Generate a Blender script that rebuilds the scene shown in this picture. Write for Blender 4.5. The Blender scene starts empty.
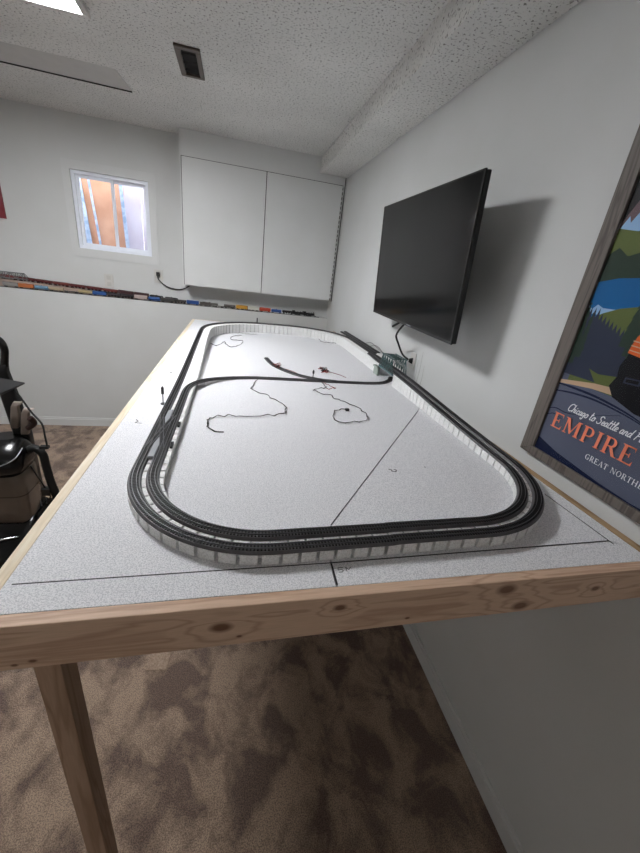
import bpy, math, random
from mathutils import Vector, Matrix
random.seed(7)
S = 0.48            # metres per layout unit
ZF = -3.40          # floor height in layout units (eye level = 0)
sc = bpy.context.scene
COL = sc.collection

# ------------------------------------------------------------------ materials
def srgb(h):
    if isinstance(h, str):
        h = h.lstrip('#'); c = [int(h[i:i+2], 16)/255 for i in (0, 2, 4)]
    else: c = list(h)
    return tuple(((x/12.92) if x <= .04045 else ((x+.055)/1.055)**2.4) for x in c) + (1.0,)
MATS = {}
def mat(name, col='808080', rough=.6, metal=0., spec=.5, coat=0., trans=0., noise=None, bump=None, emit=None):
    """noise = (scale, colour2, contrast lo, hi); bump = (scale, strength, distance)"""
    if name in MATS: return MATS[name]
    m = bpy.data.materials.new(name); m.use_nodes = True; MATS[name] = m
    nt = m.node_tree; b = nt.nodes['Principled BSDF']
    b.inputs['Base Color'].default_value = srgb(col)
    b.inputs['Roughness'].default_value = rough; b.inputs['Metallic'].default_value = metal
    b.inputs['Specular IOR Level'].default_value = spec; b.inputs['Coat Weight'].default_value = coat
    b.inputs['Transmission Weight'].default_value = trans
    if emit:
        b.inputs['Emission Color'].default_value = srgb(emit[0]); b.inputs['Emission Strength'].default_value = emit[1]
    tc = nt.nodes.new('ShaderNodeTexCoord')
    if noise is None: noise = (14., None, .3, .7)
    n = nt.nodes.new('ShaderNodeTexNoise'); n.inputs['Scale'].default_value = noise[0]; n.inputs['Detail'].default_value = 4
    nt.links.new(tc.outputs['Object'], n.inputs['Vector'])
    r = nt.nodes.new('ShaderNodeValToRGB'); r.color_ramp.elements[0].position = noise[2]; r.color_ramp.elements[1].position = noise[3]
    c = srgb(col); r.color_ramp.elements[0].color = srgb(noise[1]) if noise[1] else tuple(x*.93 for x in c[:3]) + (1,)
    r.color_ramp.elements[1].color = c
    nt.links.new(n.outputs['Fac'], r.inputs['Fac']); nt.links.new(r.outputs['Color'], b.inputs['Base Color'])
    if bump:
        n2 = nt.nodes.new('ShaderNodeTexNoise'); n2.inputs['Scale'].default_value = bump[0]; n2.inputs['Detail'].default_value = 3
        nt.links.new(tc.outputs['Object'], n2.inputs['Vector'])
        bp = nt.nodes.new('ShaderNodeBump'); bp.inputs['Strength'].default_value = bump[1]; bp.inputs['Distance'].default_value = bump[2]
        nt.links.new(n2.outputs['Fac'], bp.inputs['Height']); nt.links.new(bp.outputs['Normal'], b.inputs['Normal'])
    return m

def wood_mat(name, c1, c2, axis=0, knots=(), scale=9., rough=.55):
    m = bpy.data.materials.new(name); m.use_nodes = True; MATS[name] = m
    nt = m.node_tree; N = nt.nodes.new; L = nt.links.new; b = nt.nodes['Principled BSDF']
    b.inputs['Roughness'].default_value = rough; b.inputs['Specular IOR Level'].default_value = .3
    tc = N('ShaderNodeTexCoord'); mp = N('ShaderNodeMapping'); sv = [8., 8., 8.]; sv[axis] = .55
    mp.inputs['Scale'].default_value = sv; L(tc.outputs['Object'], mp.inputs['Vector'])
    n = N('ShaderNodeTexNoise'); n.inputs['Scale'].default_value = scale*.35; n.inputs['Detail'].default_value = 3; n.inputs['Distortion'].default_value = .6
    L(mp.outputs['Vector'], n.inputs['Vector'])
    mul = N('ShaderNodeMath'); mul.operation = 'MULTIPLY'; mul.inputs[1].default_value = 9.
    L(n.outputs['Fac'], mul.inputs[0])
    last = mul.outputs[0]; spots = None
    for (kx, ky, kz, rad) in knots:
        sub = N('ShaderNodeVectorMath'); sub.operation = 'SUBTRACT'; sub.inputs[1].default_value = (kx, ky, kz)
        L(tc.outputs['Object'], sub.inputs[0])
        ms = N('ShaderNodeVectorMath'); ms.operation = 'MULTIPLY'; v = [1., 1., 1.7]; v[1 if axis == 0 else 0] = 0.25; ms.inputs[1].default_value = v
        L(sub.outputs[0], ms.inputs[0])
        ln = N('ShaderNodeVectorMath'); ln.operation = 'LENGTH'; L(ms.outputs[0], ln.inputs[0])
        mr = N('ShaderNodeMapRange'); mr.inputs['From Min'].default_value = 0; mr.inputs['From Max'].default_value = rad*5
        mr.inputs['To Min'].default_value = 3.5 if rad > .006 else 0.2; mr.inputs['To Max'].default_value = 0.; mr.interpolation_type = 'SMOOTHSTEP'
        L(ln.outputs['Value'], mr.inputs['Value'])
        ad = N('ShaderNodeMath'); ad.operation = 'ADD'; L(last, ad.inputs[0]); L(mr.outputs[0], ad.inputs[1]); last = ad.outputs[0]
        m2 = N('ShaderNodeMapRange'); m2.inputs['From Min'].default_value = rad*.55; m2.inputs['From Max'].default_value = rad*1.25
        m2.inputs['To Min'].default_value = .8; m2.inputs['To Max'].default_value = 0.; L(ln.outputs['Value'], m2.inputs['Value'])
        if spots is None: spots = m2.outputs[0]
        else:
            mx = N('ShaderNodeMath'); mx.operation = 'MAXIMUM'; L(spots, mx.inputs[0]); L(m2.outputs[0], mx.inputs[1]); spots = mx.outputs[0]
    fr = N('ShaderNodeMath'); fr.operation = 'PINGPONG'; fr.inputs[1].default_value = 1.; L(last, fr.inputs[0])
    ramp = N('ShaderNodeValToRGB'); e = ramp.color_ramp.elements; e[0].position = .0; e[0].color = srgb(c2); e[1].position = .5; e[1].color = srgb(c1)
    L(fr.outputs[0], ramp.inputs['Fac'])
    n3 = N('ShaderNodeTexNoise'); n3.inputs['Scale'].default_value = 40.; L(mp.outputs['Vector'], n3.inputs['Vector'])
    mixf = N('ShaderNodeMix'); mixf.data_type = 'RGBA'; mixf.blend_type = 'MULTIPLY'; mixf.inputs[0].default_value = .25
    L(ramp.outputs['Color'], mixf.inputs[6]); L(n3.outputs['Fac'], mixf.inputs[7])
    out = mixf.outputs[2]
    if spots is not None:
        mk = N('ShaderNodeMix'); mk.data_type = 'RGBA'; L(spots, mk.inputs[0]); L(out, mk.inputs[6]); mk.inputs[7].default_value = srgb('5a3018'); out = mk.outputs[2]
    L(out, b.inputs['Base Color'])
    return m

# ------------------------------------------------------------------ mesh builder (layout units in, metres out)
def M3(p): return Vector((p[0]*S, p[1]*S, (p[2]-ZF)*S))
class MB:
    def __init__(s): s.v = []; s.f = []; s.mi = []; s.sm = []
    def face(s, idx, mi=0, sm=False): s.f.append(tuple(idx)); s.mi.append(mi); s.sm.append(sm)
    def add(s, vs, fs, mi=0, sm=False):
        o = len(s.v); s.v += [tuple(p) for p in vs]
        for f in fs: s.face([i+o for i in f], mi, sm)
    def box(s, x0, x1, y0, y1, z0, z1, mi=0):
        s.add([(x0,y0,z0),(x1,y0,z0),(x1,y1,z0),(x0,y1,z0),(x0,y0,z1),(x1,y0,z1),(x1,y1,z1),(x0,y1,z1)],
              [(0,3,2,1),(4,5,6,7),(0,1,5,4),(1,2,6,5),(2,3,7,6),(3,0,4,7)], mi)
    def obox(s, c, ax, ay, az, mi=0):      # centre and three half-extent vectors
        c, ax, ay, az = map(Vector, (c, ax, ay, az)); vs = []
        for k in (-1, 1):
            for i, j in ((-1,-1),(1,-1),(1,1),(-1,1)): vs.append(c+ax*i+ay*j+az*k)
        s.add(vs, [(0,3,2,1),(4,5,6,7),(0,1,5,4),(1,2,6,5),(2,3,7,6),(3,0,4,7)], mi)
    def tube(s, pts, r, n=8, mi=0, cap=True):
        pts = [Vector(p) for p in pts]; rs = r if isinstance(r, (list, tuple)) else [r]*len(pts)
        o = len(s.v); up = None
        for i, p in enumerate(pts):
            t = (pts[min(i+1, len(pts)-1)] - pts[max(i-1, 0)]).normalized()
            if up is None: up = t.orthogonal().normalized()
            up = (up - t*up.dot(t)); up = up.normalized() if up.length > 1e-6 else t.orthogonal().normalized()
            w = t.cross(up)
            for k in range(n):
                a = 2*math.pi*k/n; s.v.append(tuple(p + (up*math.cos(a)+w*math.sin(a))*rs[i]))
        for i in range(len(pts)-1):
            for k in range(n):
                s.face((o+i*n+k, o+i*n+(k+1) % n, o+(i+1)*n+(k+1) % n, o+(i+1)*n+k), mi, True)
        if cap:
            s.face([o+k for k in range(n)][::-1], mi); s.face([o+(len(pts)-1)*n+k for k in range(n)], mi)
    def loft(s, rings, mi=0, sm=True, cap=True):
        o = len(s.v); n = len(rings[0])
        for r in rings: s.v += [tuple(p) for p in r]
        for i in range(len(rings)-1):
            for k in range(n): s.face((o+i*n+k, o+i*n+(k+1) % n, o+(i+1)*n+(k+1) % n, o+(i+1)*n+k), mi, sm)
        if cap: s.face([o+k for k in range(n)][::-1], mi); s.face([o+(len(rings)-1)*n+k for k in range(n)], mi)
    def cyl(s, c, r, h, n=16, mi=0): s.tube([c, (c[0], c[1], c[2]+h)], r, n, mi)
INFO = {}
def link(o, parent=None):
    COL.objects.link(o)
    if parent is not None: o.parent = parent
    return o
def empty(name, loc, label, cat, group=None):
    o = bpy.data.objects.new(name, None); o.empty_display_size = .03; link(o); o.location = M3(loc); INFO[o.name] = Vector(loc)
    o['label'] = label; o['category'] = cat
    if group: o['group'] = group
    return o
def origin_of(o): return INFO[o.name]
def build(name, mb, mats, parent=None, label=None, origin=None, bevel=0):
    if not isinstance(mats, (list, tuple)): mats = [mats]
    me = bpy.data.meshes.new(name)
    top = parent is None
    org = origin_of(parent) if parent is not None else Vector(origin if origin is not None else mb_base(mb))
    me.from_pydata([tuple((Vector(p)-org)*S) for p in mb.v], [], mb.f)
    for m in mats: me.materials.append(m)
    for p, mi, sm in zip(me.polygons, mb.mi, mb.sm): p.material_index = mi; p.use_smooth = sm
    me.update()
    import bmesh
    bm = bmesh.new(); bm.from_mesh(me); bmesh.ops.recalc_face_normals(bm, faces=bm.faces); bm.to_mesh(me); bm.free()
    o = bpy.data.objects.new(name, me); link(o, parent)
    if top: o.location = M3(org)
    INFO[o.name] = org
    if label: o['label'] = label
    if bevel:
        bv = o.modifiers.new('bevel', 'BEVEL'); bv.width = bevel; bv.segments = 2; bv.limit_method = 'ANGLE'
    return o
def mb_base(mb):
    xs = [p[0] for p in mb.v]; ys = [p[1] for p in mb.v]; zs = [p[2] for p in mb.v]
    return ((min(xs)+max(xs))/2, (min(ys)+max(ys))/2, min(zs))
def tag(o, label, cat, group=None):
    o['label'] = label; o['category'] = cat
    if group: o['group'] = group
    return o
def struct(name, mb, m, bevel=0):
    o = build(name, mb, m, bevel=bevel); o['kind'] = 'structure'; return o
def copy_tree(o, parent=None):
    c = o.copy(); COL.objects.link(c); c.parent = parent; INFO[c.name] = INFO[o.name]
    for ch in list(o.children): copy_tree(ch, c)
    return c
def smooth_path(pts, n=6, closed=False):
    P = [Vector(p) for p in pts]; out = []
    for i in range(len(P)-1):
        a = P[max(i-1, 0)]; b = P[i]; c = P[i+1]; d = P[min(i+2, len(P)-1)]
        for k in range(n):
            t = k/n
            out.append(.5*((2*b)+(-a+c)*t+(2*a-5*b+4*c-d)*t*t+(-a+3*b-3*c+d)*t**3))
    out.append(P[-1]); return out

# ------------------------------------------------------------------ common materials
wall_m = mat('wall_paint', 'cdcecd', .75, spec=.25, noise=(3., 'c8c9c7', .3, .7), bump=(160, .12, .002))
trim_m = mat('white_trim_paint', 'd0d1d0', .5, noise=(5., 'cbcccb', .3, .7))
cab_m = mat('cabinet_paint', 'd2d3d2', .5, noise=(4., 'cdcecc', .3, .7))
dark_gap = mat('shadow_gap_black', '2a2826', .9)
black_pl = mat('black_plastic', '0c0c0d', .38)
black_rub = mat('black_rubber', '101010', .7)

# ceiling: sprayed popcorn texture
def popcorn(name, col, dark, smoothish=False):
    m = bpy.data.materials.new(name); m.use_nodes = True; nt = m.node_tree; N = nt.nodes.new; L = nt.links.new
    b = nt.nodes['Principled BSDF']; b.inputs['Roughness'].default_value = .95; b.inputs['Specular IOR Level'].default_value = .1
    tc = N('ShaderNodeTexCoord')
    v = N('ShaderNodeTexNoise'); v.inputs['Scale'].default_value = 105; v.inputs['Detail'].default_value = 2.; L(tc.outputs['Object'], v.inputs['Vector'])
    r = N('ShaderNodeValToRGB'); e = r.color_ramp.elements; e[0].position = .30; e[0].color = srgb(dark); e[1].position = .43; e[1].color = srgb(col)
    L(v.outputs['Fac'], r.inputs['Fac'])
    big = N('ShaderNodeTexNoise'); big.inputs['Scale'].default_value = 1.6; L(tc.outputs['Object'], big.inputs['Vector'])
    r2 = N('ShaderNodeValToRGB'); e = r2.color_ramp.elements; e[0].position = .35; e[0].color = (.86,.86,.86,1); e[1].position = .65; e[1].color = (1,1,1,1)
    L(big.outputs['Fac'], r2.inputs['Fac'])
    mx = N('ShaderNodeMix'); mx.data_type = 'RGBA'; mx.blend_type = 'MULTIPLY'; mx.inputs[0].default_value = 1; L(r.outputs['Color'], mx.inputs[6]); L(r2.outputs['Color'], mx.inputs[7])
    L(mx.outputs[2], b.inputs['Base Color'])
    bp = N('ShaderNodeBump'); bp.inputs['Strength'].default_value = .9; bp.inputs['Distance'].default_value = .006
    L(v.outputs['Fac'], bp.inputs['Height']); L(bp.outputs['Normal'], b.inputs['Normal'])
    return m
ceil_m = popcorn('popcorn_ceiling', 'e2e1de', '7e7c78')

# carpet
def carpet_material():
    m = bpy.data.materials.new('brown_carpet'); m.use_nodes = True; nt = m.node_tree; N = nt.nodes.new; L = nt.links.new
    b = nt.nodes['Principled BSDF']; b.inputs['Roughness'].default_value = 1.; b.inputs['Specular IOR Level'].default_value = .05
    b.inputs['Sheen Weight'].default_value = .15
    tc = N('ShaderNodeTexCoord')
    mp = N('ShaderNodeMapping'); mp.inputs['Scale'].default_value = (1., .75, 1.); mp.inputs['Rotation'].default_value = (0, 0, .35); L(tc.outputs['Object'], mp.inputs['Vector'])
    a = N('ShaderNodeTexNoise'); a.inputs['Scale'].default_value = 8.; a.inputs['Detail'].default_value = 4.; a.inputs['Roughness'].default_value = .6; a.inputs['Distortion'].default_value = .4
    L(mp.outputs['Vector'], a.inputs['Vector'])
    r = N('ShaderNodeValToRGB'); e = r.color_ramp.elements; e[0].position = .40; e[0].color = srgb('76645a'); e[1].position = .58; e[1].color = srgb('ae9885')
    L(a.outputs['Fac'], r.inputs['Fac'])
    f = N('ShaderNodeTexNoise'); f.inputs['Scale'].default_value = 280; f.inputs['Detail'].default_value = 2; L(tc.outputs['Object'], f.inputs['Vector'])
    r2 = N('ShaderNodeValToRGB'); e = r2.color_ramp.elements; e[0].position = .36; e[0].color = (.5,.5,.5,1); e[1].position = .62; e[1].color = (1.12,1.1,1.08,1)
    L(f.outputs['Fac'], r2.inputs['Fac'])
    mx = N('ShaderNodeMix'); mx.data_type = 'RGBA'; mx.blend_type = 'MULTIPLY'; mx.inputs[0].default_value = 1; L(r.outputs['Color'], mx.inputs[6]); L(r2.outputs['Color'], mx.inputs[7])
    L(mx.outputs[2], b.inputs['Base Color'])
    bp = N('ShaderNodeBump'); bp.inputs['Strength'].default_value = .9; bp.inputs['Distance'].default_value = .008; L(f.outputs['Fac'], bp.inputs['Height']); L(bp.outputs['Normal'], b.inputs['Normal'])
    return m
carpet_m = carpet_material()

# foam board: white with fine bead grain
def foam_material(name, c1, c2, sc_=210, lo=.36, hi=.56):
    m = bpy.data.materials.new(name); m.use_nodes = True; nt = m.node_tree; N = nt.nodes.new; L = nt.links.new
    b = nt.nodes['Principled BSDF']; b.inputs['Roughness'].default_value = .8; b.inputs['Specular IOR Level'].default_value = .3
    tc = N('ShaderNodeTexCoord')
    a = N('ShaderNodeTexVoronoi'); a.inputs['Scale'].default_value = sc_*1.1; L(tc.outputs['Object'], a.inputs['Vector'])
    n = N('ShaderNodeTexNoise'); n.inputs['Scale'].default_value = sc_; n.inputs['Detail'].default_value = 2; L(tc.outputs['Object'], n.inputs['Vector'])
    r = N('ShaderNodeValToRGB'); e = r.color_ramp.elements; e[0].position = lo; e[0].color = srgb(c2); e[1].position = hi; e[1].color = srgb(c1)
    L(n.outputs['Fac'], r.inputs['Fac']); L(r.outputs['Color'], b.inputs['Base Color'])
    bp = N('ShaderNodeBump'); bp.inputs['Strength'].default_value = .35; bp.inputs['Distance'].default_value = .0015; L(a.outputs['Distance'], bp.inputs['Height']); L(bp.outputs['Normal'], b.inputs['Normal'])
    return m
foam_m = foam_material('white_bead_foam', 'e6e6e8', 'c4c5c9', 420, .38, .55)
riser_m = foam_material('white_riser_foam', 'efefee', 'dadad8', 300)

# ------------------------------------------------------------------ room shell
XL, XR, YN, YF, ZC = -5.2, 1.885, -3.2, 7.77, 1.83
m = MB(); m.box(XL-.2, XR+.2, YN-.2, YF+.2, ZF-.2, ZF); struct('floor', m, carpet_m)
m = MB(); m.box(XL-.2, XR+.2, YN-.2, YF+.45, ZC, ZC+.2)
struct('ceiling', m, ceil_m)
m = MB(); m.box(1.395, XR, YN, YF, 1.60, ZC)
o = struct('ceiling_soffit', m, ceil_m)
m = MB(); m.box(XR, XR+.2, YN, YF, ZF, ZC); struct('wall_right', m, wall_m)
m = MB(); m.box(XL-.2, XL, YN, YF, ZF, ZC); struct('wall_left', m, wall_m)
m = MB(); m.box(XL, XR, YN-.2, YN, ZF, ZC); struct('wall_near', m, wall_m)
WX0, WX1, WZ0, WZ1 = -2.67, -1.49, -.086, 1.078
LZ, LY = -.85, 7.58                      # ledge height and front
m = MB()
m.box(XL, WX0, YF, YF+.4, LZ, ZC); m.box(WX1, XR, YF, YF+.4, LZ, ZC); m.box(WX0, WX1, YF, YF+.4, LZ, WZ0); m.box(WX0, WX1, YF, YF+.4, WZ1, ZC)
struct('wall_far', m, wall_m)
m = MB(); m.box(XL, XR, LY, YF+.4, ZF, LZ)
struct('wall_far_lower', m, wall_m)
def baseboard(name, pts):
    m = MB(); x0, x1, y0, y1, dx, dy = pts
    m.box(x0, x1, y0, y1, ZF, ZF+.14)
    m.box(x0+(dx*.4 if dx > 0 else 0), x1+(dx*.4 if dx < 0 else 0), y0+(dy*.4 if dy > 0 else 0), y1+(dy*.4 if dy < 0 else 0), ZF+.14, ZF+.17)
    struct(name, m, trim_m, bevel=.001)
baseboard('baseboard_right', (XR-.03, XR, YN, LY, .03, 0))
baseboard('baseboard_far', (XL, XR-.03, LY-.03, LY, 0, .03))
baseboard('baseboard_left', (XL, XL+.03, YN, LY-.03, -.03, 0))

# window ------------------------------------------------------------
m = MB()
def ring(mb, x0, x1, z0, z1, w, y0, y1, mi=0):
    mb.box(x0, x1, y0, y1, z0, z0+w, mi); mb.box(x0, x1, y0, y1, z1-w, z1, mi)
    mb.box(x0, x0+w, y0, y1, z0+w, z1-w, mi); mb.box(x1-w, x1, y0, y1, z0+w, z1-w, mi)
m.box(WX0-.11, WX1+.115, YF-.014, YF, WZ0-.135, WZ0); m.box(WX0-.11, WX1+.115, YF-.014, YF, WZ1, WZ1+.13)
m.box(WX0-.11, WX0, YF-.014, YF, WZ0, WZ1); m.box(WX1, WX1+.115, YF-.014, YF, WZ0, WZ1)
struct('trim_1', m, trim_m, bevel=.001)
vinyl = mat('white_window_vinyl', 'eef2fb', .35)
win = empty('window_1', (-2.08, YF+.3, WZ0), 'small white vinyl sliding basement window looking onto a timber window well', 'window'); win['kind'] = 'structure'
m = MB(); ring(m, WX0, WX1, WZ0, WZ1, .05, YF+.03, YF+.16); build('window_frame', m, vinyl, win, bevel=.001)
m = MB(); ring(m, WX0+.05, -2.05, WZ0+.05, WZ1-.05, .045, YF+.075, YF+.105); build('window_sash', m, vinyl, win)
m = MB(); ring(m, -2.10, WX1-.05, WZ0+.05, WZ1-.05, .045, YF+.11, YF+.14); build('window_sash', m, vinyl, win)
gm = bpy.data.materials.new('window_glass'); gm.use_nodes = True; nt = gm.node_tree; nt.nodes.clear()
outn = nt.nodes.new('ShaderNodeOutputMaterial'); mixn = nt.nodes.new('ShaderNodeMixShader'); tr = nt.nodes.new('ShaderNodeBsdfTransparent'); gl = nt.nodes.new('ShaderNodeBsdfGlossy'); fz = nt.nodes.new('ShaderNodeFresnel')
tr.inputs['Color'].default_value = (.93, .95, 1, 1); gl.inputs['Roughness'].default_value = .03; fz.inputs['IOR'].default_value = 1.35
nt.links.new(fz.outputs[0], mixn.inputs[0]); nt.links.new(tr.outputs[0], mixn.inputs[1]); nt.links.new(gl.outputs[0], mixn.inputs[2]); nt.links.new(mixn.outputs[0], outn.inputs['Surface'])
m = MB(); m.box(WX0+.09, -2.09, YF+.087, YF+.093, WZ0+.09, WZ1-.09); build('window_pane', m, gm, win)
m = MB(); m.box(-2.06, WX1-.09, YF+.122, YF+.128, WZ0+.09, WZ1-.09); build('window_pane', m, gm, win)
well_or = mat('weathered_orange_board', 'e8b898', .8, noise=(5., 'd09c7c', .35, .7))
well_lv = mat('pale_lavender_board', 'e2dce2', .8, noise=(5., 'd2c6d0', .35, .7))
well_bl = mat('blue_plastic_sheet', '9cb4d0', .4, noise=(18., 'd0e0f0', .4, .6))
ww = empty('window_well', (-2.2, YF+.9, -.5), 'window well of upright boards and blue plastic sheet outside the window', 'window well'); ww['kind'] = 'structure'
m = MB(); xs = -3.4
for i, (w, mi) in enumerate([(.42, 1), (.30, 0), (.36, 0), (.20, 1)]):
    m.box(xs, xs+w-.012, YF+1.0+.012*(i % 2), YF+1.05, -.6, 1.9, 0); xs += w
build('board', m, well_or, ww)
m = MB(); xs = -2.12
for i in range(6): m.box(xs, xs+.29, YF+1.0+.01*(i % 2), YF+1.05, -.6, 1.9); xs += .30
build('board', m, well_lv, ww)
m = MB(); m.obox((-2.86, YF+.97, .6), (.06, 0, 0), (0, .01, 0), (-.09, 0, 1.3)); m.obox((-2.66, YF+.96, .6), (.018, 0, 0), (0, .012, 0), (-.11, 0, 1.3)); m.obox((-2.14, YF+.96, .6), (.03, 0, 0), (0, .012, 0), (-.05, 0, 1.3))
build('plastic_sheet', m, well_bl, ww)
m = MB(); m.box(-3.6, -.3, YF+.4, YF+1.05, -.62, -.6); build('ground', m, mat('well_gravel', '8a867e', .9, noise=(60., '605c55', .3, .7)), ww)

# unseen fill panel added behind the camera to brighten the room
m = MB(); m.box(-1.5, -.4, -2.9, -1.8, ZC-.03, ZC-.012)
fill_light = empty('ceiling_light', (-.95, -2.35, ZC), 'square fill light panel added on the ceiling behind the viewer, out of view', 'ceiling light')
build('diffuser', m, mat('fill_diffuser', 'ffffff', .5, emit=('fff8f2', 4.6)), fill_light)
m = MB(); ring2 = [(-1.55, -.35, -2.95, -2.9), (-1.55, -.35, -1.8, -1.75), (-1.55, -1.5, -2.9, -1.8), (-.4, -.35, -2.9, -1.8)]
for b_ in ring2: m.box(*b_, ZC-.045, ZC)
build('frame', m, mat('light_frame_white', 'cfccc8', .5), fill_light)
# ceiling items ------------------------------------------------------
LX0, LX1, LY0, LY1 = -2.54, -1.28, 3.40, 4.66
cl = empty('ceiling_light', ((LX0+LX1)/2, (LY0+LY1)/2, ZC), 'square flush ceiling light panel with white frame at upper left corner', 'ceiling light')
em = mat('lit_diffuser', 'ffffff', .5, emit=('fbfcff', 50.0))
m = MB(); m.box(LX0+.05, LX1-.05, LY0+.05, LY1-.05, ZC-.03, ZC-.012); build('diffuser', m, em, cl)
m = MB()
m.box(LX0, LX1, LY0, LY0+.05, ZC-.045, ZC); m.box(LX0, LX1, LY1-.05, LY1, ZC-.045, ZC); m.box(LX0, LX0+.05, LY0+.05, LY1-.05, ZC-.045, ZC); m.box(LX1-.05, LX1, LY0+.05, LY1-.05, ZC-.045, ZC)
build('frame', m, mat('light_frame_white', 'cfccc8', .5), cl, bevel=.002)

vt = empty('ceiling_vent', (-.5, 5.1, ZC), 'small dark brown metal air register in the popcorn ceiling', 'ceiling vent')
vm = mat('brown_register_metal', '5a5049', .45, metal=.3)
m = MB(); x0, x1, y0, y1 = -.628, -.385, 4.79, 5.42; z0 = ZC-.022
m.box(x0, x1, y0, y0+.055, z0, ZC); m.box(x0, x1, y1-.055, y1, z0, ZC); m.box(x0, x0+.055, y0+.055, y1-.055, z0, ZC); m.box(x1-.045, x1, y0+.055, y1-.055, z0, ZC)
build('frame', m, vm, vt, bevel=.002)
m = MB(); m.box(x0+.055, x1-.045, y0+.055, y1-.055, ZC-.004, ZC-.001); build('duct_opening', m, mat('duct_black', '0a0807', .9), vt)
for i in range(3):
    m = MB(); yy = y0+.15+i*.16; m.obox(((x0+x1)/2, yy, ZC-.012), ((x1-x0)/2-.055, 0, 0), (0, .008, -.006), (0, .0015, .002)); build('louvre', m, mat('register_louvre', '0f0d0c', .5, metal=.3), vt)

cp = MB(); cp.add([(-3.7,6.15,ZC-.001),(-1.32,6.23,ZC-.001),(-1.37,5.73,ZC-.001),(-3.7,5.66,ZC-.001),(-3.7,6.15,ZC-.022),(-1.32,6.23,ZC-.022),(-1.37,5.73,ZC-.002),(-3.7,5.66,ZC-.002)],
   [(0,1,2,3),(7,6,5,4),(0,4,5,1),(1,5,6,2),(2,6,7,3),(3,7,4,0)])
o = build('ceiling_patch_panel', cp, mat('smooth_ceiling_paint', 'bebcb9', .8)); tag(o, 'smooth unpainted patch panel let into the popcorn ceiling above the window', 'ceiling panel')
cpm = MB(); cpm.obox((-2.51, 6.2, ZC-.018), (1.19, .04, 0), (0, .012, 0), (0, 0, .012))
# dark open edge of the panel
cp_edge = build('open_edge', cpm, dark_gap, o)

# wall cabinet ---------------------------------------------------------
CX0, CX1, CY, CZ0 = -.925, XR-.004, 7.40, -.492
cab = empty('wall_cabinet', (.45, YF, CZ0), 'built-in white wall cabinet with two tall plain doors above the train ledge', 'cabinet')
m = MB(); m.box(CX0, 1.39, CY, YF, CZ0, ZC); m.box(1.39, CX1, CY, YF, CZ0, 1.598); build('cabinet_body', m, cab_m, cab)
DZ0, DZ1 = -.475, 1.462
for a, b in ((-.893, .468), (.482, 1.815)):
    m = MB(); m.box(a, b, CY-.028, CY-.001, DZ0, DZ1); build('door', m, cab_m, cab, bevel=.0015)
m = MB(); m.box(-.903, -.894, CY-.006, CY-.0005, DZ0, DZ1+.012); m.box(.469, .481, CY-.006, CY-.0005, DZ0, DZ1); m.box(-.9, 1.83, CY-.008, CY-.0005, DZ1, DZ1+.010)
build('door_gap', m, dark_gap, cab)
m = MB()
z = DZ0
while z < DZ1:
    m.box(1.818, 1.828, CY-.03, CY-.001, z, z+.042); z += .075
build('piano_hinge', m, mat('hinge_dark_metal', '4b4946', .4, metal=.6), cab)
m = MB(); m.box(1.855, 1.866, CY-.01, CY-.0005, CZ0, 1.59); build('scribe_gap', m, dark_gap, cab)

# outlets and cord on far wall -------------------------------------------
pl = mat('outlet_plastic', 'c9c7c2', .4); slot = mat('outlet_slot', '3a3836', .6)
def outlet(x, z, label, y=YF):
    e = empty('wall_outlet', (x, y, z), label, 'outlet')
    m = MB(); m.box(x-.075, x+.075, y-.012, y, z-.115, z+.115); build('cover_plate', m, pl, e, bevel=.002)
    m = MB()
    for dz in (-.055, .055): m.box(x-.035, x+.035, y-.016, y-.012, z+dz-.035, z+dz+.035)
    build('socket', m, mat('socket_face', 'bdbbb6', .4), e)
    return e
outlet(-2.245, -.58, 'white wall outlet below the window, just above the train ledge')
outlet(-1.394, -.41, 'white wall outlet with a black plug, between window and cabinet')
pc = MB(); pc.box(-1.425, -1.375, YF-.07, YF-.017, -.40, -.335)
pc.tube(smooth_path([(-1.40, YF-.05, -.38), (-1.39, YF-.05, -.46), (-1.25, YF-.045, -.57), (-1.05, YF-.04, -.60), (-.93, YF-.04, -.565), (-.86, YF-.05, -.52), (-.82, YF-.06, -.497)]), .010, 6)
tag(build('power_cord', pc, black_rub), 'black power cord sagging from outlet to the cabinet bottom', 'cord')

rp = MB(); rp.box(-4.35, -3.69, YF-.03, YF-.001, .215, 1.15)
tag(build('wall_plaque', rp, mat('dark_red_plaque', '7c2a33', .5)), 'dark red panel hanging at the left edge of the far wall', 'wall plaque')

# ------------------------------------------------------------------ layout table
pine_front = wood_mat('pine_front_board', 'dcbca2', 'c29f86', 0, [((-.019)*S, 0, (.089)*S, .018), (.379*S, 0, .125*S, .012), (.04*S, 0, .038*S, .005), (.654*S, 0, .036*S, .005),
      (1.056*S, 0, .135*S, .022), (1.157*S, 0, .035*S, .02), (1.515*S, 0, .09*S, .012), (-.556*S, 0, .03*S, .006), (-.604*S, 0, .02*S, .005)])
pine = wood_mat('pine_board_depth', 'ebdfc8', 'decbaa', 1)
pine_leg = wood_mat('pine_leg', 'b89a82', 'a08168', 2)
TB = empty('layout_table', (.58, 3.85, ZF), 'long model railway table of pine boards topped with white foam sheets', 'table')
TX0, TX1, TY0, TY1, TZ = -.722, XR-.003, .848, 6.92, -1.0
INFO['x'] = None
def wboard(name, b, m_, lab=None):
    e = MB(); e.box(*b); o = build(name, e, m_, None, bevel=.0015)
    return o
def part_local(name, mb, mats, parent, origin, **k):
    """part whose own origin sits at `origin` (for object-space wood grain)"""
    o = build(name, mb, mats, None, origin=origin, **k); o.parent = parent
    o.location = M3(origin)-M3(INFO[parent.name]); return o
m = MB(); m.box(TX0-.02, TX1, TY0, TY0+.045, -1.178, TZ); part_local('front_board', m, pine_front, TB, (0, TY0, -1.178), bevel=.0015)
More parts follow.
